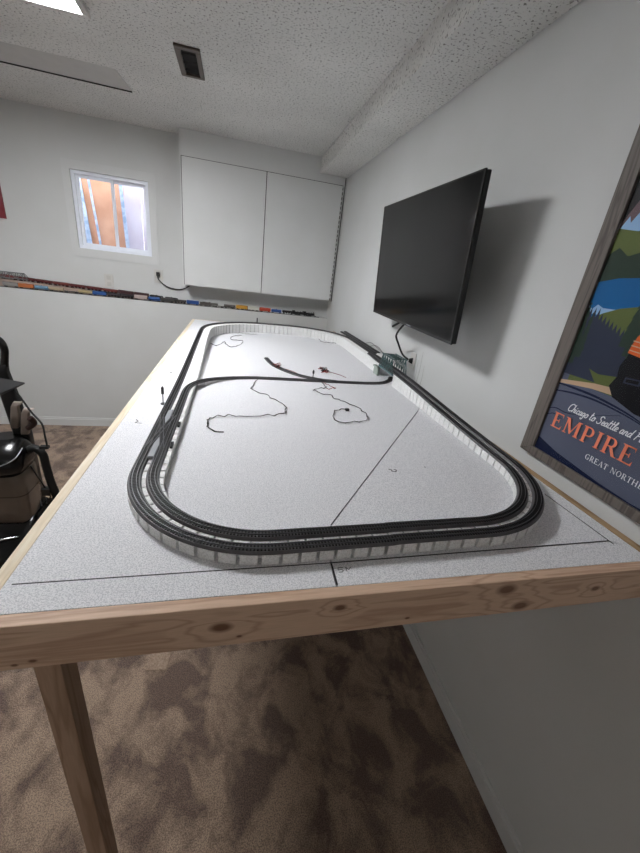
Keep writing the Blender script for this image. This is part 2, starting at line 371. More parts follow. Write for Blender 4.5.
m = MB(); m.box(TX0, TX0+.045, TY0+.045, TY1-.045, -1.178, TZ); part_local('side_board', m, pine, TB, (TX0, 0, -1.178), bevel=.0015)
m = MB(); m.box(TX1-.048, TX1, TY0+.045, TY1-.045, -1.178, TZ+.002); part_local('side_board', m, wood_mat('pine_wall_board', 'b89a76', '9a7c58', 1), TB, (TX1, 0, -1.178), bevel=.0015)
m = MB(); m.box(TX0, TX1, TY1-.045, TY1, -1.178, TZ); part_local('back_board', m, pine, TB, (0, TY1, -1.178), bevel=.0015)
for (lx, ly) in ((-.59, TY0+.045), (-.59, TY1-.14), (1.75, TY1-.14), (-.59, 3.9), (1.75, 3.9)):
    m = MB(); m.box(lx, lx+.075, ly, ly+.094, ZF, -1.06); part_local('leg', m, pine_leg, TB, (lx, ly, ZF), bevel=.0015)
FX0, FX1, FY0, FY1 = TX0+.046, TX1-.049, TY0+.046, TY1-.046
# foam sheets (two joined along the angled seam)
SA, SB = (.36, FY0), (.373, 1.003)
ang = lambda y: .426+(y-1.223)*(1.572-.426)/(2.687-1.223)
m = MB()
def slab(mb, poly, z0, z1, mi=0):
    n = len(poly); mb.add([(x, y, z0) for x, y in poly]+[(x, y, z1) for x, y in poly], [tuple(range(n))[::-1], tuple(range(n, 2*n))]+[(i, (i+1) % n, n+(i+1) % n, n+i) for i in range(n)], mi)
g = .0035
s1 = [(FX0, FY0), (.371-g, FY0), (.375-g, 1.0), (.43-g, 1.223), (1.572-g, 2.687), (FX1, 3.10), (FX1, FY1), (FX0, FY1)]
s2 = [(.371+g, FY0), (FX1, FY0), (FX1, 3.10-.012), (1.572+g, 2.687), (.43+g, 1.223), (.375+g, 1.0)]
slab(m, s1, -1.09, TZ); build('foam_sheet', m, foam_m, TB)
m = MB(); slab(m, s2, -1.09, TZ-.0008); build('foam_sheet', m, foam_m, TB)
m = MB(); m.box(FX0+.01, FX1-.01, FY0+.01, FY1-.01, -1.12, -1.095); build('support_panel', m, mat('plywood_panel', '8c7355', .7), TB)
# pencil lines and handwritten marks
pen = mat('pencil_graphite', '252528', .6)
def line(mb, p, q, w=.0022, z=TZ+.0006):
    p, q = Vector((p[0], p[1], z)), Vector((q[0], q[1], z)); d = (q-p); n_ = Vector((-d.y, d.x, 0)).normalized()*w
    mb.obox((p+q)/2, d/2, n_, (0, 0, .0004))
for (p, q, w_) in (((-.655, 1.004), (.372, 1.004), .0022), ((.372, 1.004), (1.745, 1.024), .0028), ((1.737, 1.413), (1.748, 1.0), .0025), ((.374, FY0+.005), (.377, 1.0), .0035), ((.43, 1.223), (1.572, 2.687), .0022)):
    m = MB(); line(m, p, q, w_); build('pencil_line', m, pen, TB)
def squig(pts, cx, cy, s, w=.0022):
    mb = MB()
    for a, b in zip(pts, pts[1:]): line(mb, (cx+a[0]*s, cy+a[1]*s), (cx+b[0]*s, cy+b[1]*s), w)
    build('pencil_mark', mb, mat('faint_pencil', '5a5a5e', .6) if w < .0021 else pen, TB)
FIVE = [(1, 1), (.1, 1), (0, .5), (.6, .6), (.9, .3), (.6, 0), (0, .05)]
squig([(-.2, .8), (.3, .5), (.1, .1), (.8, -.1), (1.1, .5), (.7, .7)], .90, 1.67, .035, .0028); squig([(0, 0), (.2, .6)], 1.137, 1.71, .03, .002)
squig(FIVE, .395, .955, .022, .0014); squig([(0, 0), (0, 1), (.5, .4), (1, 1)], .427, .957, .02, .0014)
squig([(0, .6), (.4, .3), (1, .5), (.7, 0), (1.1, -.2)], -.60, 3.45, .05, .0035); squig([(0, .8), (.4, .2), (.1, -.3), (1, -.5)], -.60, 2.30, .045, .0025)
# ------------------------------------------------------------------ riser loop and tracks
Vn = [(-.395, 1.068), (1.69, 1.122), (1.695, 6.10), (-.385, 6.12)]
RAD = [.55, .62, .8, .95]
def rounded_loop(V, Rr, step=.02):
    pts = []; n = len(V)
    for i in range(n):
        P = Vector(V[i]); A = Vector(V[i-1]); B = Vector(V[(i+1) % n]); u = (A-P).normalized(); w = (B-P).normalized()
        th = u.angle(w); t = Rr[i]/math.tan(th/2); bis = (u+w).normalized(); c = P+bis*(Rr[i]/math.sin(th/2))
        a0 = (P+u*t)-c; a1 = (P+w*t)-c; s0 = math.atan2(a0.y, a0.x); s1_ = math.atan2(a1.y, a1.x)
        d = (s1_-s0+math.pi) % (2*math.pi)-math.pi; k = 40
        pts += [(c.x+Rr[i]*math.cos(s0+d*j/k), c.y+Rr[i]*math.sin(s0+d*j/k)) for j in range(k+1)]
    # resample uniformly
    pts = [Vector(p) for p in pts]; pts.append(pts[0]); out = []; acc = 0; nxt = 0
    tot = sum((pts[i+1]-pts[i]).length for i in range(len(pts)-1)); N_ = int(tot/step); st = tot/N_
    for i in range(len(pts)-1):
        a, b = pts[i], pts[i+1]; l = (b-a).length
        while nxt < acc+l-1e-9:
            out.append(a.lerp(b, (nxt-acc)/l)); nxt += st
        acc += l
    return out[:N_], st
LOOP, ST = rounded_loop(Vn, RAD, .0175)
def sstep(t): t = max(0., min(1., t)); return t*t*(3-2*t)
def ztop(x, y):                       # railhead bed height around the loop
    if x > .65:
        return -.942+.082*sstep((y-1.45)/2.3)
    return -.945+.085*sstep((y-2.75)/2.6)
def normals(P, closed=True):
    n = len(P); out = []
    for i in range(n):
        a = P[(i-1) % n] if closed or i > 0 else P[0]; b = P[(i+1) % n] if closed or i < n-1 else P[-1]
        t = (Vector(b[:2])-Vector(a[:2])).normalized(); out.append(Vector((t.y, -t.x)))    # outward for ccw loop
    return out
NL = normals(LOOP)
BEDH = .012
BR0, BR1 = 3.44, 3.82                 # bridge gap on the right side
# slotted foam riser: runs both ends at the bridge gap
HW = .068
seq = list(range(len(LOOP)))
start = next(i for i in seq if LOOP[i].x > 1.5 and LOOP[i].y > BR1 and LOOP[i-1].y <= BR1)
order = [(start+k) % len(LOOP) for k in range(len(LOOP))]
order = [i for i in order if not (LOOP[i].x > 1.5 and BR0-.012 < LOOP[i].y < BR1+.012)]
def sweep_slotted(mb, pts, nrm, zt, hw, pitch=4, extra=None):
    """pts list; slots cut alternately from either side every `pitch` samples"""
    rows = []
    for k, (p, n_) in enumerate(zip(pts, nrm)):
        z = zt[k]; ph = k % pitch
        hi = hw; wi = hw+(extra(p) if extra else 0)
        t = Vector((-n_.y, n_.x)); e = .0036
        def row(q, a, b): rows.append([(q.x+n_.x*a, q.y+n_.y*a, z), (q.x+n_.x*b, q.y+n_.y*b, z)])
        if ph == 0 and 0 < k < len(pts)-1:
            e = .0072; row(p-t*e, -wi, hw); row(p-t*(e-.0001), -wi, hw-.035); row(p+t*(e-.0001), -wi, hw-.035); row(p+t*e, -wi, hw)
        elif ph == pitch//2 and 0 < k < len(pts)-1:
            e = .0048; row(p-t*e, -wi, hw); row(p-t*(e-.0001), -wi+.105, hw); row(p+t*(e-.0001), -wi+.105, hw); row(p+t*e, -wi, hw)
        else: row(p, -wi, hw)
    rings = [[(a[0], a[1], TZ+.0004), (b[0], b[1], TZ+.0004), b, a] for a, b in rows]
    mb.loft(rings, sm=False)
m = MB()
P_ = [LOOP[i] for i in order]; N_ = [NL[i] for i in order]; Z_ = [ztop(p.x, p.y)-BEDH for p in P_]
sweep_slotted(m, P_, N_, Z_, HW, extra=lambda p: .020*sstep((p.y-1.25)/.4)*(1-sstep((p.y-3.2)/1.5)) if p.x < 0 else 0.)
ris = build('foam_riser', m, riser_m); tag(ris, 'white slotted foam riser ribbon carrying the oval of track around the table', 'foam riser')

bed_m = mat('grey_roadbed_plastic', '585658', .5, noise=(40., '4c4a4c', .3, .7))
tie_m = mat('black_sleepers', '100f0f', .6)
rail_m = mat('nickel_rail', '6c6c6e', .4, metal=.8)
def build_track(name, pts3, label, group=None, closed=False):
    pts3 = [Vector(p) for p in pts3]
    # uniform resample
    out = [pts3[0]]; 
    st = .018
    src = pts3+([pts3[0]] if closed else [])
    acc = 0; nxt = st
    for a, b in zip(src, src[1:]):
        l = (b-a).length
        while nxt <= acc+l: out.append(a.lerp(b, (nxt-acc)/l)); nxt += st
        acc += l
    if closed: out = out[:-1] if (out[-1]-out[0]).length < st*.5 else out
    n = normals(out, closed); e = empty(name, tuple(out[0]), label, 'model track', group)
    def strip(mb, o0, prof):
        rows = []
        idx = list(range(len(out)))+([0] if closed else [])
        for i in idx:
            p, q = out[i], n[i]; rows.append([(p.x+q.x*a, p.y+q.y*a, p.z+h) for a, h in prof])
        mb.loft(rows, sm=False, cap=not closed)
    mb = MB(); strip(mb, 0, [(-.029, -.011), (.029, -.011), (.0225, 0), (-.0225, 0)]); build('roadbed', mb, bed_m, e)
    mb = MB(); s_ = 0
    # sleepers
    L_ = 0; nx = 0; pitch = .0128
    for i in range(len(out)-1+(1 if closed else 0)):
        a = out[i]; b = out[(i+1) % len(out)]; l = (b-a).length
        if l > .05: continue
        while nx < L_+l:
            f = (nx-L_)/l; c = a.lerp(b, f); q = n[i].lerp(n[(i+1) % len(out)], f).normalized(); t = (b-a).normalized()
            mb.obox((c.x, c.y, c.z+.0018), (q.x*.0185, q.y*.0185, 0), t*.0030, (0, 0, .0018)); nx += pitch
        L_ += l
    build('sleepers', mb, tie_m, e)
    for sgn in (-1, 1):
        mb = MB(); strip(mb, 0, [(sgn*.0094-.0011, .0035), (sgn*.0094+.0011, .0035), (sgn*.0094+.0011, .0080), (sgn*.0094-.0011, .0080)]); build('rail', mb, rail_m, e)
    return e
OFF = .0375
outer = [(p.x+q.x*OFF, p.y+q.y*OFF, ztop(p.x, p.y)) for p, q in zip(LOOP, NL)]
build_track('track_loop', outer, 'dark outer oval of double railed track running around the whole table', closed=True)
# inner line: right side (from the bridge) -> near end -> left side -> across the table, under the bridge
inn = [(p, q) for p, q in zip([LOOP[i] for i in order], [NL[i] for i in order])]
I3 = []
full = [((LOOP[i]), NL[i]) for i in range(len(LOOP))]
# walk clockwise from the bridge on the right side to the left side
ks = [i for i in range(len(LOOP))]
st_i = next(i for i in ks if LOOP[i].x > 1.5 and LOOP[i].y > 4.35 and LOOP[i-1].y <= 4.35)
k = st_i; cnt = 0
while True:
    p, q = LOOP[k], NL[k]; 
    if p.x < -.3 and p.y > 2.62: break
    off = -OFF
    if p.x > 1.5 and p.y > 3.95: off = -OFF + (2*OFF-.004)*sstep((p.y-3.95)/.4)*0.35
    I3.append((p.x+q.x*off, p.y+q.y*off, ztop(p.x, p.y))); k = (k-1) % len(LOOP)
    cnt += 1
    if cnt > 3000: break
xi = I3[-1][0]; yi = I3[-1][1]
cross = []
cxr, cyr, rr = xi+.62, yi+.18, .62
for j in range(0, 25):
    a = math.pi-(math.pi/2)*j/24; cross.append((cxr+rr*math.cos(a), cyr+rr*math.sin(a)))
cross += [(.5, cyr+rr+.005), (.86, cyr+rr+.01), (1.2, cyr+rr+.015), (1.40, cyr+rr+.03), (1.55, cyr+rr+.075), (1.68, cyr+rr+.20), (1.745, cyr+rr+.32)]
YC = cyr+rr
ZT = TZ+.0125
C3 = [I3[-1]]
Ltot = 0
prev = Vector(I3[-1][:2])
for c in cross:
    Ltot += (Vector(c)-prev).length; prev = Vector(c)
    z = -.945+(ZT+.945)*sstep((Ltot-.27)/.75)
    C3.append((c[0], c[1], z))
C3 = [C3[0]]+[tuple(v) for v in smooth_path(C3[1:], 3)]
C3[0:1] = []
build_track('track_line', I3+C3, 'inner track that leaves the oval, crosses the table and dives under the bridge')
# foam incline under the part that comes down
m = MB(); rows = []
pp = [Vector(c) for c in C3]; nn = normals(pp, False)
for p, q in zip(pp, nn):
    if p.z-.012 <= TZ+.003: break
    if p.x < -.262: continue
    rows.append([(p.x-q.x*.03, p.y-q.y*.03, TZ+.0002), (p.x+q.x*.03, p.y+q.y*.03, TZ+.0002), (p.x+q.x*.03, p.y+q.y*.03, p.z-.0115), (p.x-q.x*.03, p.y-q.y*.03, p.z-.0115)])
m.loft(rows, sm=False)
tag(build('foam_incline', m, riser_m), 'low white foam incline bringing the inner track down to table level', 'foam incline')
# spur
sp = smooth_path([(1.02, YC+.02, ZT+.001), (.86, YC+.055, ZT), (.68, YC+.16, ZT), (.54, YC+.33, ZT), (.43, YC+.56, ZT), (.375, YC+.86, ZT)], 5)
build_track('track_spur', [tuple(p) for p in sp], 'short curved siding ending in mid table beside red and black wires')
# stub tracks at far right
m = MB(); m.box(1.762, 1.875, 4.35, 6.14, TZ, -.873)
tag(build('foam_block', m, riser_m), 'white foam strip beneath the two stub tracks at the far right corner', 'foam block')
build_track('stub_track', [tuple(p) for p in smooth_path([(1.775, 4.40, -.861), (1.786, 4.8, -.861), (1.79, 5.4, -.861), (1.76, 6.02, -.861)], 5)], 'stub track ending at the far right corner, nearer the oval', 'stub tracks')
build_track('stub_track', [tuple(p) for p in smooth_path([(1.843, 4.45, -.860), (1.845, 4.9, -.860), (1.846, 5.5, -.860), (1.846, 6.10, -.860)], 5)], 'stub track ending at the far right corner, nearest the right wall', 'stub tracks')

# double crossover on the left ------------------------------------------
xo = empty('track_crossover', (-.40, 2.0, -.945), 'black double crossover with grey deck plates joining both tracks on the left', 'track crossover')
i0 = min(range(len(LOOP)), key=lambda i: (LOOP[i]-Vector((-.395, 1.66))).length); i1 = min(range(len(LOOP)), key=lambda i: (LOOP[i]-Vector((-.395, 2.42))).length)
y0, y1 = 1.66, 2.44; xa, xb = -.395-OFF, -.395+OFF
lx = lambda y: -.395+(y-1.068)*(.010/5.05)
c = lx(2)
m = MB(); m.box(c-.034, c+.034, y0+.16, y1-.16, -.956, -.9450); build('base_deck', m, bed_m, xo)
plate = mat('grey_deck_plate', '8f9196', .45)
for poly in ([(c-.014, y0+.07), (c+.014, y0+.07), (c+.017, y0+.22), (c, y0+.30), (c-.012, y0+.22)], [(c-.015, y1-.20), (c, y1-.29), (c+.014, y1-.20), (c+.013, y1-.06), (c-.013, y1-.08)]):
    m = MB(); slab(m, poly, -.957, -.9385); build('deck_plate', m, plate, xo)
for (a, b) in (((xa, y0+.16), (xb, y1-.16)), ((xb, y0+.16), (xa, y1-.16))):
    d = Vector((b[0]-a[0], b[1]-a[1], 0)); t = d.normalized(); q = Vector((t.y, -t.x, 0)); L_ = d.length
    m = MB(); rows = [[(a[0]+t.x*f*L_+q.x*u, a[1]+t.y*f*L_+q.y*u, h) for u, h in ((-.018, -.9445), (.018, -.9445), (.018, -.9425), (-.018, -.9425))] for f in (0, 1)]
    for j in range(int(L_/.0128)):
        cc = Vector((a[0], a[1], -.9415))+t*(j*.0128); m.obox(cc, q*.0185, t*.003, (0, 0, .0012))
    build('sleepers', m, tie_m, xo)
    for sg in (-1, 1):
        m = MB(); m.obox(Vector(((a[0]+b[0])/2, (a[1]+b[1])/2, -.9370))+q*.0094*sg, d/2, q*.0016, (0, 0, .0022)); build('rail', m, rail_m, xo)
for (x, y) in ((c+.0775, 2.16), (c+.0775, 1.88)):
    m = MB(); m.box(x-.007, x+.007, y-.03, y+.03, -.9565, -.943); m.cyl((x, y, -.943), .004, .012, 8); build('switch_machine', m, black_pl, xo)

# truss bridge -----------------------------------------------------------
br = empty('truss_bridge', (1.69, (BR0+BR1)/2, -.87), 'teal green steel truss bridge carrying the tracks by the right wall', 'bridge')
teal = mat('teal_bridge_paint', '3f5f5e', .45, noise=(60., '2f4a4b', .3, .7))
def zb(y): return ztop(1.69, y)
xl, xr_ = 1.615, 1.772; zt_ = .145
m = MB(); m.box(xl, xr_, BR0-.006, BR1+.006, zb(BR0)-.035, zb(BR0)-.0155); build('bridge_deck', m, mat('grey_blue_girder', '6d8088', .45), br)
for x in (xl, xr_):
    m = MB(); z0 = zb(BR0)-.014; L_ = BR1-BR0; npan = 6
    m.box(x-.005, x+.005, BR0-.005, BR1+.005, z0-.01, z0+.006)
    m.box(x-.004, x+.004, BR0+L_/npan*.6, BR1-L_/npan*.6, z0+zt_-.006, z0+zt_+.006)
    for k in range(npan+1):
        y = BR0+L_*k/npan
        if 0 < k < npan: m.box(x-.0035, x+.0035, y-.003, y+.003, z0, z0+zt_)
    for k in range(npan):
        ya = BR0+L_*k/npan; yb = BR0+L_*(k+1)/npan; za, zb_ = (z0, z0+zt_) if k % 2 == 0 else (z0+zt_, z0)
        if k == 0: za, zb_ = z0, z0+zt_
        m.tube([(x, ya, za), (x, yb, zb_)], .0045, 4)
        if k in (1, 2, 3, 4): m.tube([(x, ya, zb_), (x, yb, za)], .003, 4)
    build('truss_side', m, teal, br)
m = MB(); z0 = zb(BR0)-.014
for k in range(1, 6):
    y = BR0+L_*k/6; m.box(xl, xr_, y-.004, y+.004, z0+zt_-.004, z0+zt_+.004)
for k in range(1, 5):
    ya = BR0+L_*k/6; yb = BR0+L_*(k+1)/6
    m.tube([(xl, ya, z0+zt_), (xr_, yb, z0+zt_)], .0028, 4); m.tube([(xr_, ya, z0+zt_), (xl, yb, z0+zt_)], .0028, 4)
build('top_bracing', m, teal, br)
ab = mat('pale_green_pier', '9aa69c', .6)
m = MB(); m.box(1.595, 1.622, BR1-.03, BR1+.10, TZ+.0005, zb(BR1)-.036); m.box(1.58, 1.622, BR1-.03, BR1+.10, zb(BR1)-.055, zb(BR1)-.036)
tag(build('bridge_abutment', m, ab, bevel=.002), 'pale green abutment block at the far end of the truss bridge', 'bridge abutment')

# signals ----------------------------------------------------------------
def signal(x, y, z, h, label):
    e = empty('track_signal', (x, y, z), label, 'model signal', 'track signals')
    m = MB(); m.cyl((x, y, z), .018, .008, 12); m.tube([(x, y, z), (x, y, z+h)], .004, 6); build('post', m, black_pl, e)
    m = MB(); m.box(x-.009, x+.009, y-.006, y+.006, z+h*.62, z+h); m.tube([(x, y, z+h), (x, y, z+h+.012)], [.009, .002], 8); build('signal_head', m, black_pl, e)
signal(-.487, 2.63, TZ+.0005, .125, 'tall black track signal on the foam left of the crossover')
signal(.36, 6.215, TZ+.0005, .20, 'thin black signal post behind the far track curve')
signal(.80, YC+.135, TZ+.0005, .075, 'small black post where the mid table siding branches off')
# wires ------------------------------------------------------------------
wblk = mat('black_wire', '1e1b1b', .5); wred = mat('red_wire', '8c2a22', .5); wgry = mat('grey_wire', '55524f', .5)
def wiggly(pts, amp=.008, z=TZ+.006, n=5):
    out = []
    for i, p in enumerate(smooth_path([(a, b, z) for a, b in pts], n)):
        out.append((p[0]+random.uniform(-amp, amp), p[1]+random.uniform(-amp, amp)*1.6, z+random.uniform(0, amp*.5)))
    return out
def wire(pts, label, mats=(wblk, wgry), r=.0024, amp=.014, gap=.006, extra=None):
    m = MB(); a = wiggly(pts, amp)
    m.tube(a, r, 5, 0); m.tube([(x+gap*math.sin(i*.9), y+gap*math.cos(i*.9), z) for i, (x, y, z) in enumerate(a)], r, 5, 1)
    if extra: extra(m)
    return tag(build('wire_pair', m, list(mats)), label, 'wire')
w1 = [(.232, 3.36), (.162, 3.056), (.289, 2.915), (.395, 2.665), (.377, 2.515), (.209, 2.443), (-.03, 2.43), (-.152, 2.36), (-.151, 2.244), (-.061, 2.155)]
wire(w1, 'long thin black wire pair wandering left from the cross track')
w2 = [(.862, 3.36), (.856, 3.222), (.716, 3.111), (.83, 2.986), (.912, 2.839), (1.028, 2.66), (1.022, 2.486), (.922, 2.38), (.756, 2.407), (.787, 2.593), (.906, 2.626)]
wire(w2, 'looping black wire with small black plug near the table middle', extra=lambda m: m.obox((.906, 2.626, TZ+.012), (.014, 0, 0), (0, .012, 0), (0, 0, .009)))
wire([(.87, 3.40), (.90, 3.30), (.95, 3.22), (.86, 3.16)], 'short red wire hook just below the cross track', (wred, wred), .002)
w3 = [(-.285, 4.86), (-.20, 4.75), (-.12, 5.05), (-.06, 4.75), (.05, 4.85), (.121, 5.2), (-.02, 5.25), (-.03, 5.5), (.10, 5.6)]
wire(w3, 'tangled grey wire lying at the far left of the oval', (wgry, wblk), .003)
wire([(.05, 5.80), (.15, 5.83), (.25, 5.80), (.34, 5.85)], 'short thin wire by the far left riser curve', (wgry, wgry), .0025)
w4 = [(1.53, 5.64), (1.57, 5.60), (1.48, 5.62), (1.43, 5.616), (1.34, 5.70), (1.36, 5.95), (1.42, 6.0)]
wire(w4, 'thin grey wire loop at the far right of the oval', (wgry, wblk), .003)
def clump(x, y, label, seed):
    random.seed(seed); m = MB()
    for k in range(7):
        pts = [(x+random.uniform(-.05, .05), y+random.uniform(-.10, .10), TZ+.005+random.uniform(0, .03)) for _ in range(4)]
        m.tube(smooth_path(pts, 4), .0032, 5, 0 if k % 3 else 1)
    m.tube(smooth_path([(x, y, TZ+.006), (x+.09, y-.05, TZ+.004), (x+.16, y-.13, TZ+.004), (x+.20, y-.22, TZ+.004)], 4), .0026, 5, 0)
    m.obox((x, y, TZ+.013), (.018, 0, 0), (0, .03, 0), (0, 0, .010), 1)
    tag(build('wire_bundle', m, [wred, wblk]), label, 'wire')
clump(.46, 3.98-.1, 'tangle of red and black wires beside the siding end', 3)
clump(.98, 3.84, 'tangle of red and black wires behind the siding junction', 5)
m = MB()
for pts in ([(1.80, 4.9, -.835), (1.84, 4.8, -.80), (1.86, 4.6, -.82), (1.87, 4.32, -.86)], [(1.79, 4.7, -.835), (1.85, 4.55, -.80), (1.87, 4.30, -.87)]): m.tube(smooth_path(pts, 5), .003, 5)
tag(build('wire_pair', m, wgry), 'two thin grey wires between stub tracks and right wall', 'wire')
m = MB()
for (y, a, b) in ((3.30, -.97, -.60), (3.36, -.97, -.70), (3.22, -.97, -.72)): m.tube([(1.832, y, a), (1.836, y-.01, (a+b)/2), (1.838, y+.005, b)], .0016, 5)
tag(build('loose_wires', m, mat('pale_wire', '96948f', .6)), 'thin upright wire ends standing by the wall plug', 'wire')

# ------------------------------------------------------------------ television
tvE = empty('television', (1.58, 3.43, .19), 'black flat television tilted out from the right wall on a mount', 'television')
K = 1.865/1.8
TL, TR, BRc, BL = [Vector(c)*K for c in ((1.489, 4.150, .711), (1.439, 2.348, .694), (1.514, 2.362, -.364), (1.564, 4.161, -.340))]
ua = (TR-TL).normalized(); nf = (BL-TL).cross(TR-TL).normalized()
if nf.x > 0: nf = -nf
def tp(u, v, d): # u: 0 far .. 1 near ; v 0 top..1 bottom ; d depth behind the glass
    a = TL.lerp(TR, u); b = BL.lerp(BRc, u); return a.lerp(b, v)-nf*d
def tbox(mb, u0, u1, v0, v1, d0, d1, mi=0):
    vs = [tp(u0, v0, d0), tp(u1, v0, d0), tp(u1, v1, d0), tp(u0, v1, d0), tp(u0, v0, d1), tp(u1, v0, d1), tp(u1, v1, d1), tp(u0, v1, d1)]
    mb.add(vs, [(0,3,2,1),(4,5,6,7),(0,1,5,4),(1,2,6,5),(2,3,7,6),(3,0,4,7)], mi)
m = MB(); tbox(m, .003, .997, .004, .996, .012, .050)
tbox(m, .06, .94, .10, .95, .050, .115); tbox(m, .2, .8, .35, .98, .115, .14)
build('housing', m, black_pl, tvE, bevel=.003)
m = MB(); tbox(m, 0, 1, 0, .012, 0, .014); tbox(m, 0, 1, .975, 1, 0, .014); tbox(m, 0, .010, .012, .975, 0, .014); tbox(m, .990, 1, .012, .975, 0, .014)
build('bezel', m, mat('gloss_black_bezel', '08080a', .25), tvE, bevel=.001)
scr = mat('switched_off_screen', '08090a', .12, coat=0., spec=.22)
m = MB(); tbox(m, .010, .990, .012, .975, .003, .012); build('screen', m, scr, tvE)
m = MB(); tbox(m, .545, .60, .982, .992, -.001, .004)
build('brand_badge', m, mat('grey_badge', '6e7074', .4), tvE)
m = MB()
cw = tp(.5, .45, .14)
m.box(XR-.012, XR-.001, cw.y-.18, cw.y+.18, cw.z-.2, cw.z+.2); m.obox(cw, (.012, 0, 0), (0, .16, 0), (0, 0, .16))
m.tube([(XR-.01, cw.y+.1, cw.z), (cw.x+.02, cw.y+.02, cw.z)], .02, 8)
build('wall_mount', m, black_pl, tvE)
c0 = tp(.47, 1.004, .04)
m = MB(); m.tube(smooth_path([tuple(c0), (1.66, 3.62, -.50), (1.76, 3.745, -.61), (1.82, 3.72, -.715), (1.85, 3.62, -.75)], 6), .0105, 8)
m.tube([(1.845, 3.585, -.752), (1.882, 3.563, -.752)], [.02, .034], 10)
tag(build('tv_power_cord', m, black_rub), 'black television power cord plugged in low on the right wall', 'cord')
c1 = tp(.40, .985, .05)
m = MB(); m.tube([tuple(c1), (c1.x, c1.y+.02, c1.z-.03), (c1.x-.01, c1.y+.14, c1.z-.085)], .012, 8); build('antenna_stub', m, black_rub, tvE)
m = MB(); m.box(XR-.010, XR-.001, 3.563-.06, 3.563+.06, -.84, -.66)
tag(build('outlet_plate', m, pl, bevel=.002), 'white outlet plate behind the television plug, low on right wall', 'outlet')

# ------------------------------------------------------------------ framed poster
PX = 1.855
po = empty('framed_poster', (XR, 1.08, -.895), 'grey wood framed travel poster with orange EMPIRE lettering on the right wall', 'poster')
fo = (1.795, .365, -.893, 1.10)      # y left, y right, z bottom, z top (outer)
FW = .092
fm = wood_mat('grey_weathered_frame', '746c66', '5a534e', 2, scale=14)
m = MB()
def prism(mb, poly, x0, x1, mi=0):   # poly in (y,z)
    n = len(poly); mb.add([(x0, y, z) for y, z in poly]+[(x1, y, z) for y, z in poly], [tuple(range(n)), tuple(range(n, 2*n))[::-1]]+[(i, (i+1) % n, n+(i+1) % n, n+i) for i in range(n)], mi)
yl, yr, zb0, zt0 = fo
for poly in ([(yl, zb0), (yr, zb0), (yr+FW, zb0+FW*.56), (yl-FW, zb0+FW*.56)], [(yl, zt0), (yr, zt0), (yr+FW, zt0-FW*.7), (yl-FW, zt0-FW*.7)],
             [(yl, zb0), (yl, zt0), (yl-FW, zt0-FW*.7), (yl-FW, zb0+FW*.56)], [(yr, zb0), (yr, zt0), (yr+FW, zt0-FW*.7), (yr+FW, zb0+FW*.56)]):
    q = MB(); prism(q, poly, PX-.012, XR-.002); build('frame_rail', q, fm, po, bevel=.0015)
iy0, iy1, iz0, iz1 = yl-FW, yr+FW, zb0+FW*.56, zt0-FW*.7
pm = [mat('print_slate', '5c6275', .5, spec=.15), mat('print_navy', '17203f', .5, spec=.15), mat('print_orange', 'f08a6c', .5, spec=.15), mat('print_white', 'f0f2f6', .5, spec=.15), mat('print_lake_blue', '12609a', .5, spec=.15),
      mat('print_olive', '5f6a3a', .5, spec=.15), mat('print_dark_green', '2d3e33', .5, spec=.15), mat('print_dark_slate', '30374a', .5, spec=.15), mat('print_tan', 'c8a98c', .5, spec=.15), mat('print_black', '141318', .5, spec=.15),
      mat('print_mauve', '6d5a60', .5, spec=.15), mat('print_loco_orange', 'd9622b', .5, spec=.15), mat('print_snow', '93b7dc', .5, spec=.15), mat('print_night', '363538', .5, spec=.15)]
SL, NV, OR, WH, LB, OL, DG, DS, TN, BK, MV, LO, SN, NI = range(14)
pr = MB(); layer = [0]
def flat(poly, mi, dx=None):
    layer[0] += 1; x = PX+.006-(layer[0]*.00015)
    pr.add([(x, y, z) for y, z in poly], [tuple(range(len(poly)))], mi)
pr.box(PX+.006, PX+.012, iy1-.005, iy0+.005, iz0-.005, iz1+.005, SL)
cy = 1.08
# sky, mountains, hills, lake (left half visible, right half mirrored loosely)
flat([(iy0, .10), (iy1, .10), (iy1, iz1), (iy0, iz1)], NI)
flat([(iy0, .40), (1.62, .56), (1.5, .50), (1.38, .70), (1.2, .92), (1.05, .66), (.85, .78), (.62, .5), (iy1, .6), (iy1, .2), (iy0, .2)], MV)
flat([(iy0, .372), (1.67, .43), (1.655, .40), (1.62, .455), (1.56, .41), (1.45, .50), (1.3, .62), (1.2, .75), (1.12, .55), (1.0, .6), (.8, .42), (.6, .45), (iy1, .35), (iy1, .3), (iy0, .3)], SN)
flat([(iy0, .378), (1.6, .36), (1.5, .375), (1.3, .34), (1.1, .38), (.8, .33), (iy1, .37), (iy1, .08), (iy0, .08)], OL)
flat([(iy0, .26), (1.66, .29), (1.60, .25), (1.5, .28), (1.4, .22), (1.2, .26), (iy1, .2), (iy1, .08), (iy0, .08)], DG)
flat([(iy0, .128), (1.6, .15), (1.50, .155), (1.3, .15), (iy1, .14), (iy1, -.06), (iy0, -.06)], LB)
flat([(iy0, .01), (1.68, -.005), (1.655, .02), (1.62, .005), (iy1, -.01), (iy1, -.03), (iy0, -.03)], SN)
flat([(1.66, -.05), (1.61, -.02), (1.53, .012), (1.44, .03), (1.2, .05), (.9, .0), (iy1, .03), (iy1, -.4), (1.66, -.4)], OL)
